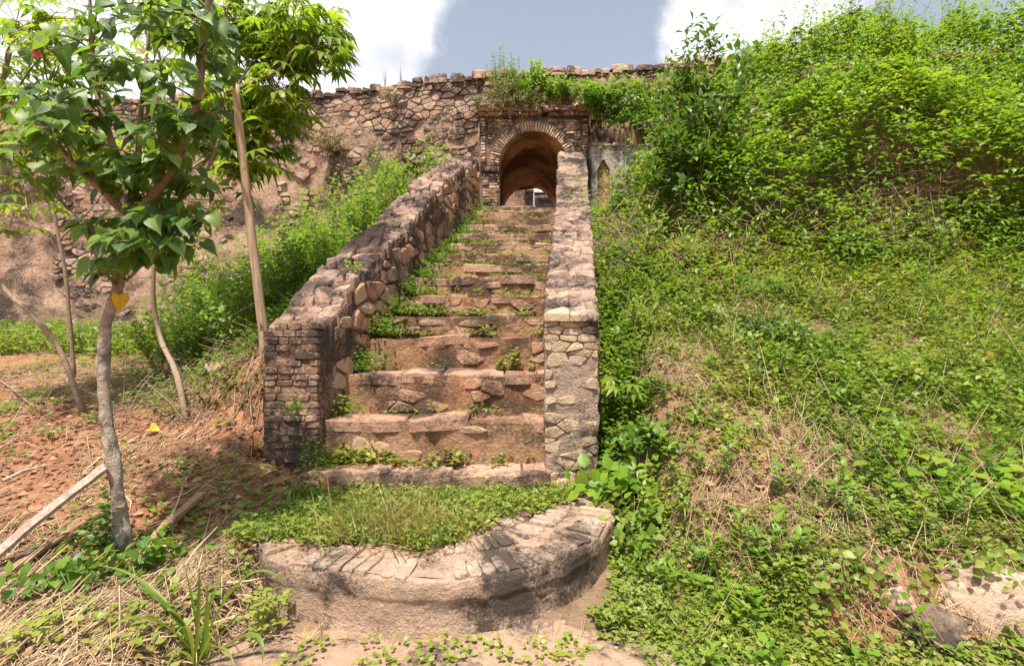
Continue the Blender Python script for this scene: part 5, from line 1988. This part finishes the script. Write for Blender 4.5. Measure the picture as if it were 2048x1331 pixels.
# foreground weeds at the bank foot and slab edge
L = Leaves()
pts = scatter(1150, .45, 2.9, 2.0, 2.75, .4, lambda x, y, px, py: np.clip(.95 - 1.1 * gauss(px, py, 1210, 1310, 70, 40) - 1.0 * sstep(1620, 1720, px) * (1 - sstep(1265, 1320, py)), 0, 1))
herbs(L, pts[:800], RNG.uniform(.02, .09, 800), .036, 8, .045, T_O8W)
herbs(L, pts[800:], RNG.uniform(.02, .08, len(pts) - 800), .055, 5, .05, T_TRI)
tag(L.build('bank_foot_weeds', M['herb_leaf']), 'round-leaved weeds at the foot of the cut earth bank', 'weeds', kind='stuff')
L = Leaves()
k = 110
xx = RNG.uniform(-1.1, .5, k)
pts = np.stack([xx, RNG.uniform(2.2, 2.55, k), np.full(k, .025)], -1)
pts = np.concatenate([pts, np.stack([np.full(40, -1.3) + RNG.normal(0, .06, 40), RNG.uniform(2.5, 2.75, 40), RNG.uniform(.05, .2, 40)], -1)])
herbs(L, pts, .04, .03, 5, .03, T_O8W, rsh=.2)
tag(L.build('paving_sprouts', M['herb_leaf']), 'tiny sprouts on the stone strip before the platform', 'weeds', kind='stuff')
pts = scatter(1300, -1.5, .7, 2.0, 2.6, .3)
litter_lines('paving_straw', 'bits of straw on the stone strip before the platform', pts, .12, .0022, 'straw', .1, lift=.04)


# ================================================================== heart-leaved tree by the terrace edge
def tube_obj(name, path, radii, mat, parent=None, sides=10, rough=.0, seed=0, rnd=None):
    path = np.asarray(path, float)
    k = len(path)
    T_ = nrmz(np.gradient(path, axis=0))
    up = np.array([.02, 1, .05]) if abs(T_[0, 2]) > .6 else np.array([0, 0, 1.])
    A_ = nrmz(np.cross(T_, up))
    B_ = np.cross(T_, A_)
    ang = np.arange(sides) / sides * 2 * np.pi
    V = path[:, None] + np.asarray(radii)[:, None, None] * (np.cos(ang)[:, None] * A_[:, None] + np.sin(ang)[:, None] * B_[:, None])
    V = V.reshape(-1, 3)
    if rough:
        V = V + vecnoise(V, 12, rough, seed, 3)
    ii = np.arange(k * sides).reshape(k, sides)
    F_ = [tuple(q) for q in np.stack([ii[:-1], np.roll(ii[:-1], -1, 1), np.roll(ii[1:], -1, 1), ii[1:]], -1).reshape(-1, 4)]
    F_ += [tuple(ii[0][::-1]), tuple(ii[-1])]
    return mesh_py(name, V, F_, M[mat], parent, random.random() if rnd is None else rnd, True)


def smooth_path(pts, n):
    return catmull(np.array(pts), n)


tb = P(246, 1062, 3.0)
tb[2] = float(terrain(tb[0], tb[1]))
tree = empty('heart_leaved_tree', tb, 'young heart-leaved tree with pale bark at the edge of the red earth terrace', 'tree')
trunk_pts = [tb - (0, 0, .08), P(240, 1030, 3.0), P(230, 940, 3.0), P(214, 840, 3.0), P(206, 745, 3.0), P(212, 660, 3.0), P(234, 570, 3.02), P(254, 490, 3.03), P(262, 430, 3.05)]
tp_ = smooth_path(trunk_pts, 110)
trunk = tube_obj('trunk', tp_, np.interp(np.linspace(0, 1, 110), [0, .05, .1, .3, .7, 1], [.072, .050, .041, .034, .030, .034]) * (1 + .07 * vnoise(np.stack([np.linspace(0, 14, 110), np.zeros(110), np.zeros(110)], -1), 4)), 'bark', tree, 24, .009, 3)
limbs = {
    'a': [P(258, 450, 3.04), P(300, 400, 2.98), P(345, 335, 2.92), P(385, 240, 2.85), P(405, 130, 2.8), P(415, 20, 2.78), P(420, -80, 2.78)],
    'b': [P(262, 440, 3.05), P(255, 370, 3.08), P(225, 290, 3.1), P(195, 190, 3.1), P(182, 80, 3.1), P(180, -40, 3.1)],
    'c': [P(258, 440, 3.05), P(275, 350, 3.2), P(280, 250, 3.3), P(290, 140, 3.4), P(300, 30, 3.45)],
    'd': [P(258, 430, 3.05), P(215, 390, 2.9), P(150, 330, 2.8), P(90, 250, 2.7), P(40, 170, 2.68)],
    'e': [P(262, 430, 3.05), P(330, 420, 3.15), P(390, 370, 3.2), P(430, 300, 3.25), P(450, 220, 3.3)],
    'f': [P(250, 510, 3.03), P(210, 480, 2.95), P(170, 450, 2.88), P(130, 410, 2.82)],
    'g': [P(252, 560, 3.03), P(275, 540, 2.98), P(300, 510, 2.93), P(330, 480, 2.9)],
    'h': [P(246, 590, 3.02), P(222, 560, 2.97), P(195, 520, 2.93), P(180, 480, 2.9)]}
limb_pts = []
for k, v in limbs.items():
    pth = smooth_path(v, 26)
    r0 = {'a': .034, 'b': .032, 'c': .026, 'd': .024, 'e': .024, 'f': .011, 'g': .010, 'h': .009}[k]
    tube_obj('limb', pth, np.linspace(r0, r0 * .22, 26), 'stem_brown', tree, 8, .003, 5)
    limb_pts.append(pth[5:])
limb_pts = np.concatenate(limb_pts)
# twigs to points through the crown, leaves along them
blobs = [(250, 260, 2.95, 170, 140, 30), (180, 80, 3.0, 160, 110, 16), (340, 90, 2.85, 130, 110, 14), (270, 500, 2.9, 120, 70, 20), (330, 400, 2.85, 90, 80, 12), (95, 250, 2.75, 85, 130, 13), (380, 290, 3.05, 80, 130, 11), (240, 380, 3.1, 130, 70, 14), (300, -60, 3.0, 200, 60, 10)]
tips = []
for cx_, cy_, dd, sx, sy_, n_ in blobs:
    for _ in range(n_):
        while True:
            q = RNG.uniform(-1, 1, 3)
            if (q ** 2).sum() < 1:
                break
        tips.append(P(cx_ + q[0] * sx, cy_ + q[1] * sy_, dd + q[2] * .42))
tips = np.array(tips)
near = limb_pts[np.array([np.argmin(((limb_pts - t) ** 2).sum(1) + np.maximum(0, limb_pts[:, 2] - t[2]) * .3) for t in tips])]
S = Leaves()
mid = (near + tips) / 2 + np.array([0, 0, .06]) + RNG.normal(0, .03, tips.shape)
t = np.linspace(0, 1, 6)[None, :, None]
path = (1 - t) ** 2 * near[:, None] + 2 * t * (1 - t) * mid[:, None] + t * t * tips[:, None]
S.tubes(path, .0065 * np.linspace(1, .4, 6)[None], 4)
lp_, ld_, ln_, ls_ = [], [], [], []
for i in range(len(tips)):
    nl = RNG.integers(6, 10)
    for j in range(nl):
        tt = 1 - .75 * (j / nl) + RNG.uniform(-.05, .05)
        tt = min(max(tt, .1), 1)
        b_ = (1 - tt) ** 2 * near[i] + 2 * tt * (1 - tt) * mid[i] + tt * tt * tips[i]
        a = RNG.random() * 6.283
        o_ = np.array([math.cos(a), math.sin(a) * .9 - .25, RNG.uniform(.05, .7)])
        o_ = o_ / np.linalg.norm(o_) * RNG.uniform(.05, .11)
        e = b_ + o_
        S.tubes(bez(b_, b_ + o_ * .5 + (0, 0, .012), e, 4)[None], .0018, 3)
        lp_.append(e)
        drp = RNG.uniform(-1.3, -.1)
        ld_.append(np.array([o_[0] * 9, o_[1] * 9 - .25, drp]))
        ln_.append(np.array([o_[0] * 3 + RNG.normal(0, .3), o_[1] * 3 - .45 + RNG.normal(0, .3), .75]))
        ls_.append(RNG.uniform(.06, .115))
tag(S.build('twigs', M['stem_green'], tree), kind='stuff')
lp_, ld_, ln_, ls_ = map(np.array, (lp_, ld_, ln_, ls_))
HV = [heart(b_, f_, t_) for b_, f_, t_ in ((.12, .18, 0), (.28, .12, .15), (.18, .3, -.12), (.4, .2, .08), (.05, .1, .2), (.22, .22, -.2))]
order = np.argsort(lp_[:, 1])
hmesh = []
for i in range(12):
    v, f = HV[i % 6]
    me = bpy.data.meshes.new('leaf')
    me.from_pydata([tuple(map(float, q)) for q in v], [], [tuple(map(int, q)) for q in f])
    a = me.attributes.new('rnd', 'FLOAT', 'FACE')
    a.data.foreach_set('value', np.full(len(f), RNG.random(), np.float32))
    me.polygons.foreach_set('use_smooth', np.ones(len(f), bool))
    me.materials.append(M['tree_leaf'])
    hmesh.append(me)
inv = Matrix.Translation(-tree.location)
for q in order[:300]:
    Y = nrmz(ld_[q])
    X = nrmz(np.cross(Y, ln_[q]))
    Z = np.cross(X, Y)
    mt = Matrix.Identity(4)
    for r_ in range(3):
        mt[r_][0], mt[r_][1], mt[r_][2], mt[r_][3] = float(X[r_] * ls_[q]), float(Y[r_] * ls_[q]), float(Z[r_] * ls_[q]), float(lp_[q][r_])
    o = bpy.data.objects.new('leaf', hmesh[RNG.integers(0, 12)])
    COL.objects.link(o)
    o.parent = tree
    o.matrix_parent_inverse = inv
    o.matrix_basis = mt
L = Leaves()
rest = order[300:]
for i in range(6):
    q = rest[i::6]
    L.add(HV[i], lp_[q], ld_[q], ln_[q], ls_[q])
tag(L.build('crown', M['tree_leaf'], tree, True), kind='stuff')
# yellowing leaf below the crown, bud and flower
for (px, py, dd, sz_, nm) in ((238, 590, 2.95, .095, 'yellow_leaf'),):
    L = Leaves()
    L.add(heart(.3, .7, .3), [P(px, py, dd)], [[.12, -.1, -1.]], [[1.0, -.75, .2]], [sz_])
    o = L.build(nm, M['yellow_leaf'], tree)
    o['label'] = 'yellow withered leaf hanging below the crown'
L = Leaves()
for j in range(5):
    L.add(ovate(.3, .1, .1), [P(288, 108, 2.6)], [[math.cos(j * 1.256), -.6, math.sin(j * 1.256)]], [[0, -1, .1]], [.045])
L.build('flower', M['petal_yellow'], tree)
L = Leaves()
for j in range(4):
    L.add(ovate(.25, .2, -.1), [P(78, 118, 2.6)], [[-.3 + .2 * math.cos(j * 1.57), .2 * math.sin(j * 1.57), .6]], [[math.cos(j * 1.57), math.sin(j * 1.57), .1]], [.05])
L.build('flower_bud', M['petal_red'], tree)
# climber at the trunk foot
shrub('trunk_climber', 'small green climber clinging to the pale tree trunk foot', P(212, 960, 2.93) * (1, 1, 0) + (0, 0, float(terrain(*P(212, 960, 2.93)[:2]))), .4, .1, 7, 12, .055, 'dark_leaf', T_O8W, cat='climber', smat='stem_green', r0=.003, flat=.2)
shrub('trunk_weed', 'leafy weed at the root of the pale-barked tree', on_ground([-2.15], [2.85])[0], .2, .3, 16, 7, .075, 'shrub_leaf', T_O8W, cat='weed', smat='stem_green', r0=.003)
shrub('trunk_weed', 'leafy weed between the fallen planks and the tree root', on_ground([-2.5], [2.75])[0], .16, .28, 14, 7, .07, 'shrub_leaf', T_O8W, cat='weed', smat='stem_green', r0=.003)
L = Leaves()
fp = P(300, 838, 4.45)
fp[2] = float(terrain(fp[0], fp[1])) + .02
L.add(heart(.5, .5, .4), [fp + (0, 0, .03)], [[.8, -.5, .15]], [[-.2, -.7, .8]], [.11])
tag(L.build('fallen_leaf', M['yellow_leaf']), 'yellow heart-shaped leaf fallen on the red earth', 'leaf')


# ================================================================== cassava trees behind
def cassava(label, stems, tipblobs, nleaf, size, r0=.026):
    base = np.array(stems[0][0], float)
    root = empty('cassava_tree', base, label, 'tree', 'cassava trees behind the heart-leaved tree')
    lim = []
    for i, s in enumerate(stems):
        pth = smooth_path(s, 30)
        k = r0 if i == 0 else r0 * .5
        tube_obj('stem', pth, np.linspace(k, k * (.6 if i == 0 else .35), 30) * (1 + .12 * (np.arange(30) % 3 == 0)), 'stem_brown', root, 9, .003, 7 + i)
        lim.append(pth[12:] if i == 0 else pth[4:])
    lim = np.concatenate(lim)
    tips = []
    for cx_, cy_, dd, sx, sy_, n_ in tipblobs:
        for _ in range(max(3, int(n_ * .68))):
            while True:
                q = RNG.uniform(-1, 1, 3)
                if (q ** 2).sum() < 1:
                    break
            tips.append(P(cx_ + q[0] * sx, cy_ + q[1] * sy_, dd + q[2] * .55))
    tips = np.array(tips)
    near = lim[np.array([np.argmin(((lim - t) ** 2).sum(1) + np.maximum(0, lim[:, 2] - t[2]) * .5) for t in tips])]
    S = Leaves()
    mid = (near + tips) / 2 + np.array([0, 0, .05]) + RNG.normal(0, .05, tips.shape)
    t = np.linspace(0, 1, 6)[None, :, None]
    S.tubes((1 - t) ** 2 * near[:, None] + 2 * t * (1 - t) * mid[:, None] + t * t * tips[:, None], .0075 * np.linspace(1, .5, 6)[None], 4)
    L, Ps = [], Leaves()
    big = []
    for i in range(len(tips)):
        for j in range(nleaf):
            a = j * 2.4 + RNG.random()
            o_ = np.array([math.cos(a), math.sin(a), RNG.uniform(-.25, .8)]) * RNG.uniform(.10, .2)
            b_ = tips[i] + (near[i] - tips[i]) * RNG.uniform(0, .3)
            e = b_ + o_
            Ps.tubes(bez(b_, b_ + o_ * .5 + (0, 0, .03), e, 4)[None], .0025, 3)
            big.append((e, o_ * (1, 1, 0) + (0, 0, RNG.uniform(-.09, .05)), np.array([o_[0] * 2 + RNG.normal(0, .2), o_[1] * 2 - .2, .8]), size * RNG.uniform(.75, 1.2)))
    big.sort(key=lambda q: q[0][1])
    for k, (e, d_, n_, s_) in enumerate(big):
        if k < 110:
            Lf = Leaves()
            Lf.add(T_PALM if k % 2 else T_PALM5, [e], [d_], [n_], [s_])
            Lf.build('leaf', M['cassava_leaf'], root)
    Lr = Leaves()
    if len(big) > 110:
        rr = big[110:]
        Lr.add(T_PALM, np.array([q[0] for q in rr]), np.array([q[1] for q in rr]), np.array([q[2] for q in rr]), np.array([q[3] for q in rr]))
        tag(Lr.build('crown', M['cassava_leaf'], root), kind='stuff')
    tag(S.build('branches', M['stem_brown'], root), kind='stuff')
    tag(Ps.build('petioles', M['stem_green'], root), kind='stuff')
    return root


def gp(px, py, d):
    q = P(px, py, d)
    q[2] = float(terrain(q[0], q[1])) - .05
    return q


cassava('slender ring-stemmed cassava tree between the pale tree and the wooden post',
        [[gp(376, 822, 4.6), P(352, 745, 4.75), P(322, 680, 5.29), P(306, 590, 5.29), P(315, 470, 5.29), P(345, 360, 5.23), P(400, 250, 5.17), P(470, 180, 5.12), P(560, 140, 5.06), P(595, 60, 5.06)],
         [P(345, 360, 5.23), P(440, 300, 5.40), P(520, 220, 5.46), P(560, 160, 5.52)], [P(400, 250, 5.17), P(420, 140, 5.17), P(450, 40, 5.17), P(470, -60, 5.17)],
         [P(470, 180, 5.12), P(520, 90, 5.29), P(540, -10, 5.40)], [P(345, 360, 5.23), P(330, 230, 5.63), P(320, 110, 5.86), P(310, 0, 5.98)]],
        [(600, 70, 5.10, 90, 80, 20), (540, 30, 5.34, 110, 90, 20), (560, 190, 5.34, 80, 80, 20), (480, 270, 5.45, 80, 110, 18), (430, 60, 5.34, 90, 100, 16), (320, 60, 5.80, 110, 110, 16), (500, 120, 5.57, 100, 100, 16), (520, 330, 5.45, 50, 60, 7), (640, 110, 5.22, 45, 70, 10), (430, 210, 5.4, 80, 110, 18), (470, 380, 5.4, 60, 60, 6), (560, 270, 5.3, 50, 90, 10)], 6, .22)
cassava('leaning ring-stemmed cassava tree at the far side of the terrace beyond the planks',
        [[gp(170, 770, 4.9), P(120, 700, 4.9), P(60, 625, 4.9), P(20, 590, 4.9), P(-30, 520, 4.9), P(-60, 420, 4.9), P(-40, 300, 4.9), P(0, 180, 4.9), P(30, 60, 4.9)],
         [P(-60, 420, 4.9), P(10, 380, 4.8), P(60, 350, 4.7)], [P(-40, 300, 4.9), P(40, 240, 5), P(100, 180, 5.1)], [P(0, 180, 4.9), P(-60, 80, 4.9)]],
        [(30, 340, 4.7, 80, 80, 14), (60, 170, 5.0, 110, 110, 16), (60, 40, 5.0, 120, 80, 14), (-70, 250, 4.8, 80, 150, 12), (130, 110, 5.2, 120, 100, 14), (20, 440, 4.6, 50, 40, 6), (150, 240, 5.2, 110, 110, 14), (60, 300, 5.0, 100, 90, 10)], 5, .18)
cassava('thin bare-stemmed cassava tree close to the foot of the fort wall',
        [[gp(150, 655, 6.2), P(132, 560, 6.2), P(118, 480, 6.2), P(105, 400, 6.2), P(100, 300, 6.2), P(110, 220, 6.2)], [P(118, 480, 6.2), P(180, 420, 6.3), P(230, 350, 6.3)]],
        [(110, 250, 6.2, 70, 70, 8), (230, 300, 6.3, 60, 60, 6)], 5, .2, .022)

# ================================================================== post, wires, planks
pb = P(532, 720, 5.0)
pb[2] = float(terrain(pb[0], pb[1])) - .1
post = tube_obj('wooden_post', smooth_path([pb, P(524, 640, 5.0), P(503, 470, 4.98), P(484, 300, 4.95), P(470, 168, 4.93)], 24), np.linspace(.05, .036, 24), 'post_wood', None, 12, .006, 9)
tag(post, 'tall weathered wooden post leaning behind the brick pier', 'post')


def wire(a, b_, sagv, label, r=.0019):
    mid = (np.array(a) + np.array(b_)) / 2 - (0, 0, sagv)
    pth = bez(a, mid, b_, 24)
    S = Leaves()
    S.tubes(pth[None], r, 5)
    # barbs
    for q in pth[2:-2:2]:
        for s_ in (1, -1):
            S.tubes((q + np.array([[-.012 * s_, 0, -.014], [.012 * s_, 0, .014]]))[None], .0014, 3)
    tag(S.build('fence_wire', M['wire']), label, 'wire')


wire(P(511, 538, 4.93), P(250, 556, 3.06), .03, 'upper barbed wire strung from the wooden post to the pale tree')
wire(P(519, 600, 4.94), P(206, 745, 3.04), .05, 'lower barbed wire strung from the wooden post to the pale tree')
wire(P(212, 690, 2.97), P(-60, 760, 2.7), .06, 'barbed wire running from the pale tree trunk along the terrace')


def plank(name, a, b_, w, th, mat, label, seed, roll=.3, taper=1.0, cat='plank', warp=.01):
    a, b_ = np.array(a, float), np.array(b_, float)
    n_ = 30
    t = np.linspace(0, 1, n_)
    c_ = a + (b_ - a) * t[:, None]
    T_ = nrmz(b_ - a)
    X = nrmz(np.cross(T_, [0, -math.sin(roll), math.cos(roll)]))
    Z = np.cross(X, T_)
    V, F_ = [], []
    c_ = c_ + Z * (warp * np.sin(t * 3.1))[:, None]
    for i in range(n_):
        k = 1 + (taper - 1) * t[i]
        for sx, sz_ in ((-1, -1), (-.9, 1), (.9, 1), (1, -1)):
            V.append(c_[i] + X * w / 2 * sx * k + Z * th / 2 * sz_)
    V = np.array(V) + vecnoise(np.array(V), 9, .006, seed, 3)
    for i in range(n_ - 1):
        for j in range(4):
            F_.append((i * 4 + j, i * 4 + (j + 1) % 4, i * 4 + 4 + (j + 1) % 4, i * 4 + 4 + j))
    F_ += [(0, 1, 2, 3), (n_ * 4 - 1, n_ * 4 - 2, n_ * 4 - 3, n_ * 4 - 4)]
    o = mesh_py(name, V, F_, M[mat], None, random.random())
    return tag(o, label, cat)


def gl(px, py, dz=.03):
    """ray from the camera to the ground"""
    ds = np.linspace(1.9, 9, 1500)
    q = np.stack([(px - 1024) / FPX * ds, ds, CAMZ + (665.5 - py) / FPX * ds], -1)
    h_ = terrain(q[:, 0], q[:, 1]) + dz
    i = int(np.argmax(q[:, 2] < h_))
    return q[i]


pa, pc = gl(-60, 1150), P(214, 932, 2.95)
plank('fallen_plank', pa, pc, .055, .022, 'old_plank', 'long grey weathered plank lying against the tree trunk', 3, .9)
a_, b2_ = gl(-60, 1195), gl(205, 1040, .06)
pole = tube_obj('fallen_pole', smooth_path([a_, (a_ * .6 + b2_ * .4) + (0, 0, .03), (a_ * .25 + b2_ * .75) + (0, 0, .05), b2_ + (0, 0, .04)], 20), np.linspace(.026, .018, 20), 'brown_wood', None, 9, .006, 12)
tag(pole, 'thin brown pole lying below the grey plank', 'pole')
a_, b2_ = gl(-40, 1165), gl(180, 1050, .04)
lg = tube_obj('fallen_log', smooth_path([a_, (a_ + b2_) / 2 + (0, 0, .01), b2_], 16), np.linspace(.04, .028, 16), 'dark_wood', None, 9, .01, 13)
tag(lg, 'dark rotting log between the grey plank and the brown pole', 'log')
plank('fallen_plank', gl(292, 1090, .03), gl(405, 985, .06), .06, .025, 'brown_wood', 'short split red-brown board right of the tree root', 5, .5)
s_ = tube_obj('fallen_stick', smooth_path([gl(5, 962), gl(50, 945) + (0, 0, .02), gl(92, 930)], 14), np.linspace(.014, .009, 14), 'old_plank', None, 7, .004, 15)
tag(s_, 'bleached stick lying on the red earth above the plank', 'stick')
s_ = tube_obj('fallen_branch', smooth_path([gl(-30, 740), gl(30, 790) + (0, 0, .05), gl(70, 818) + (0, 0, .03), gl(130, 812)], 18), np.linspace(.014, .006, 18), 'twig', None, 7, .004, 16)
tag(s_, 'thin crooked branch lying on the terrace straw', 'branch')
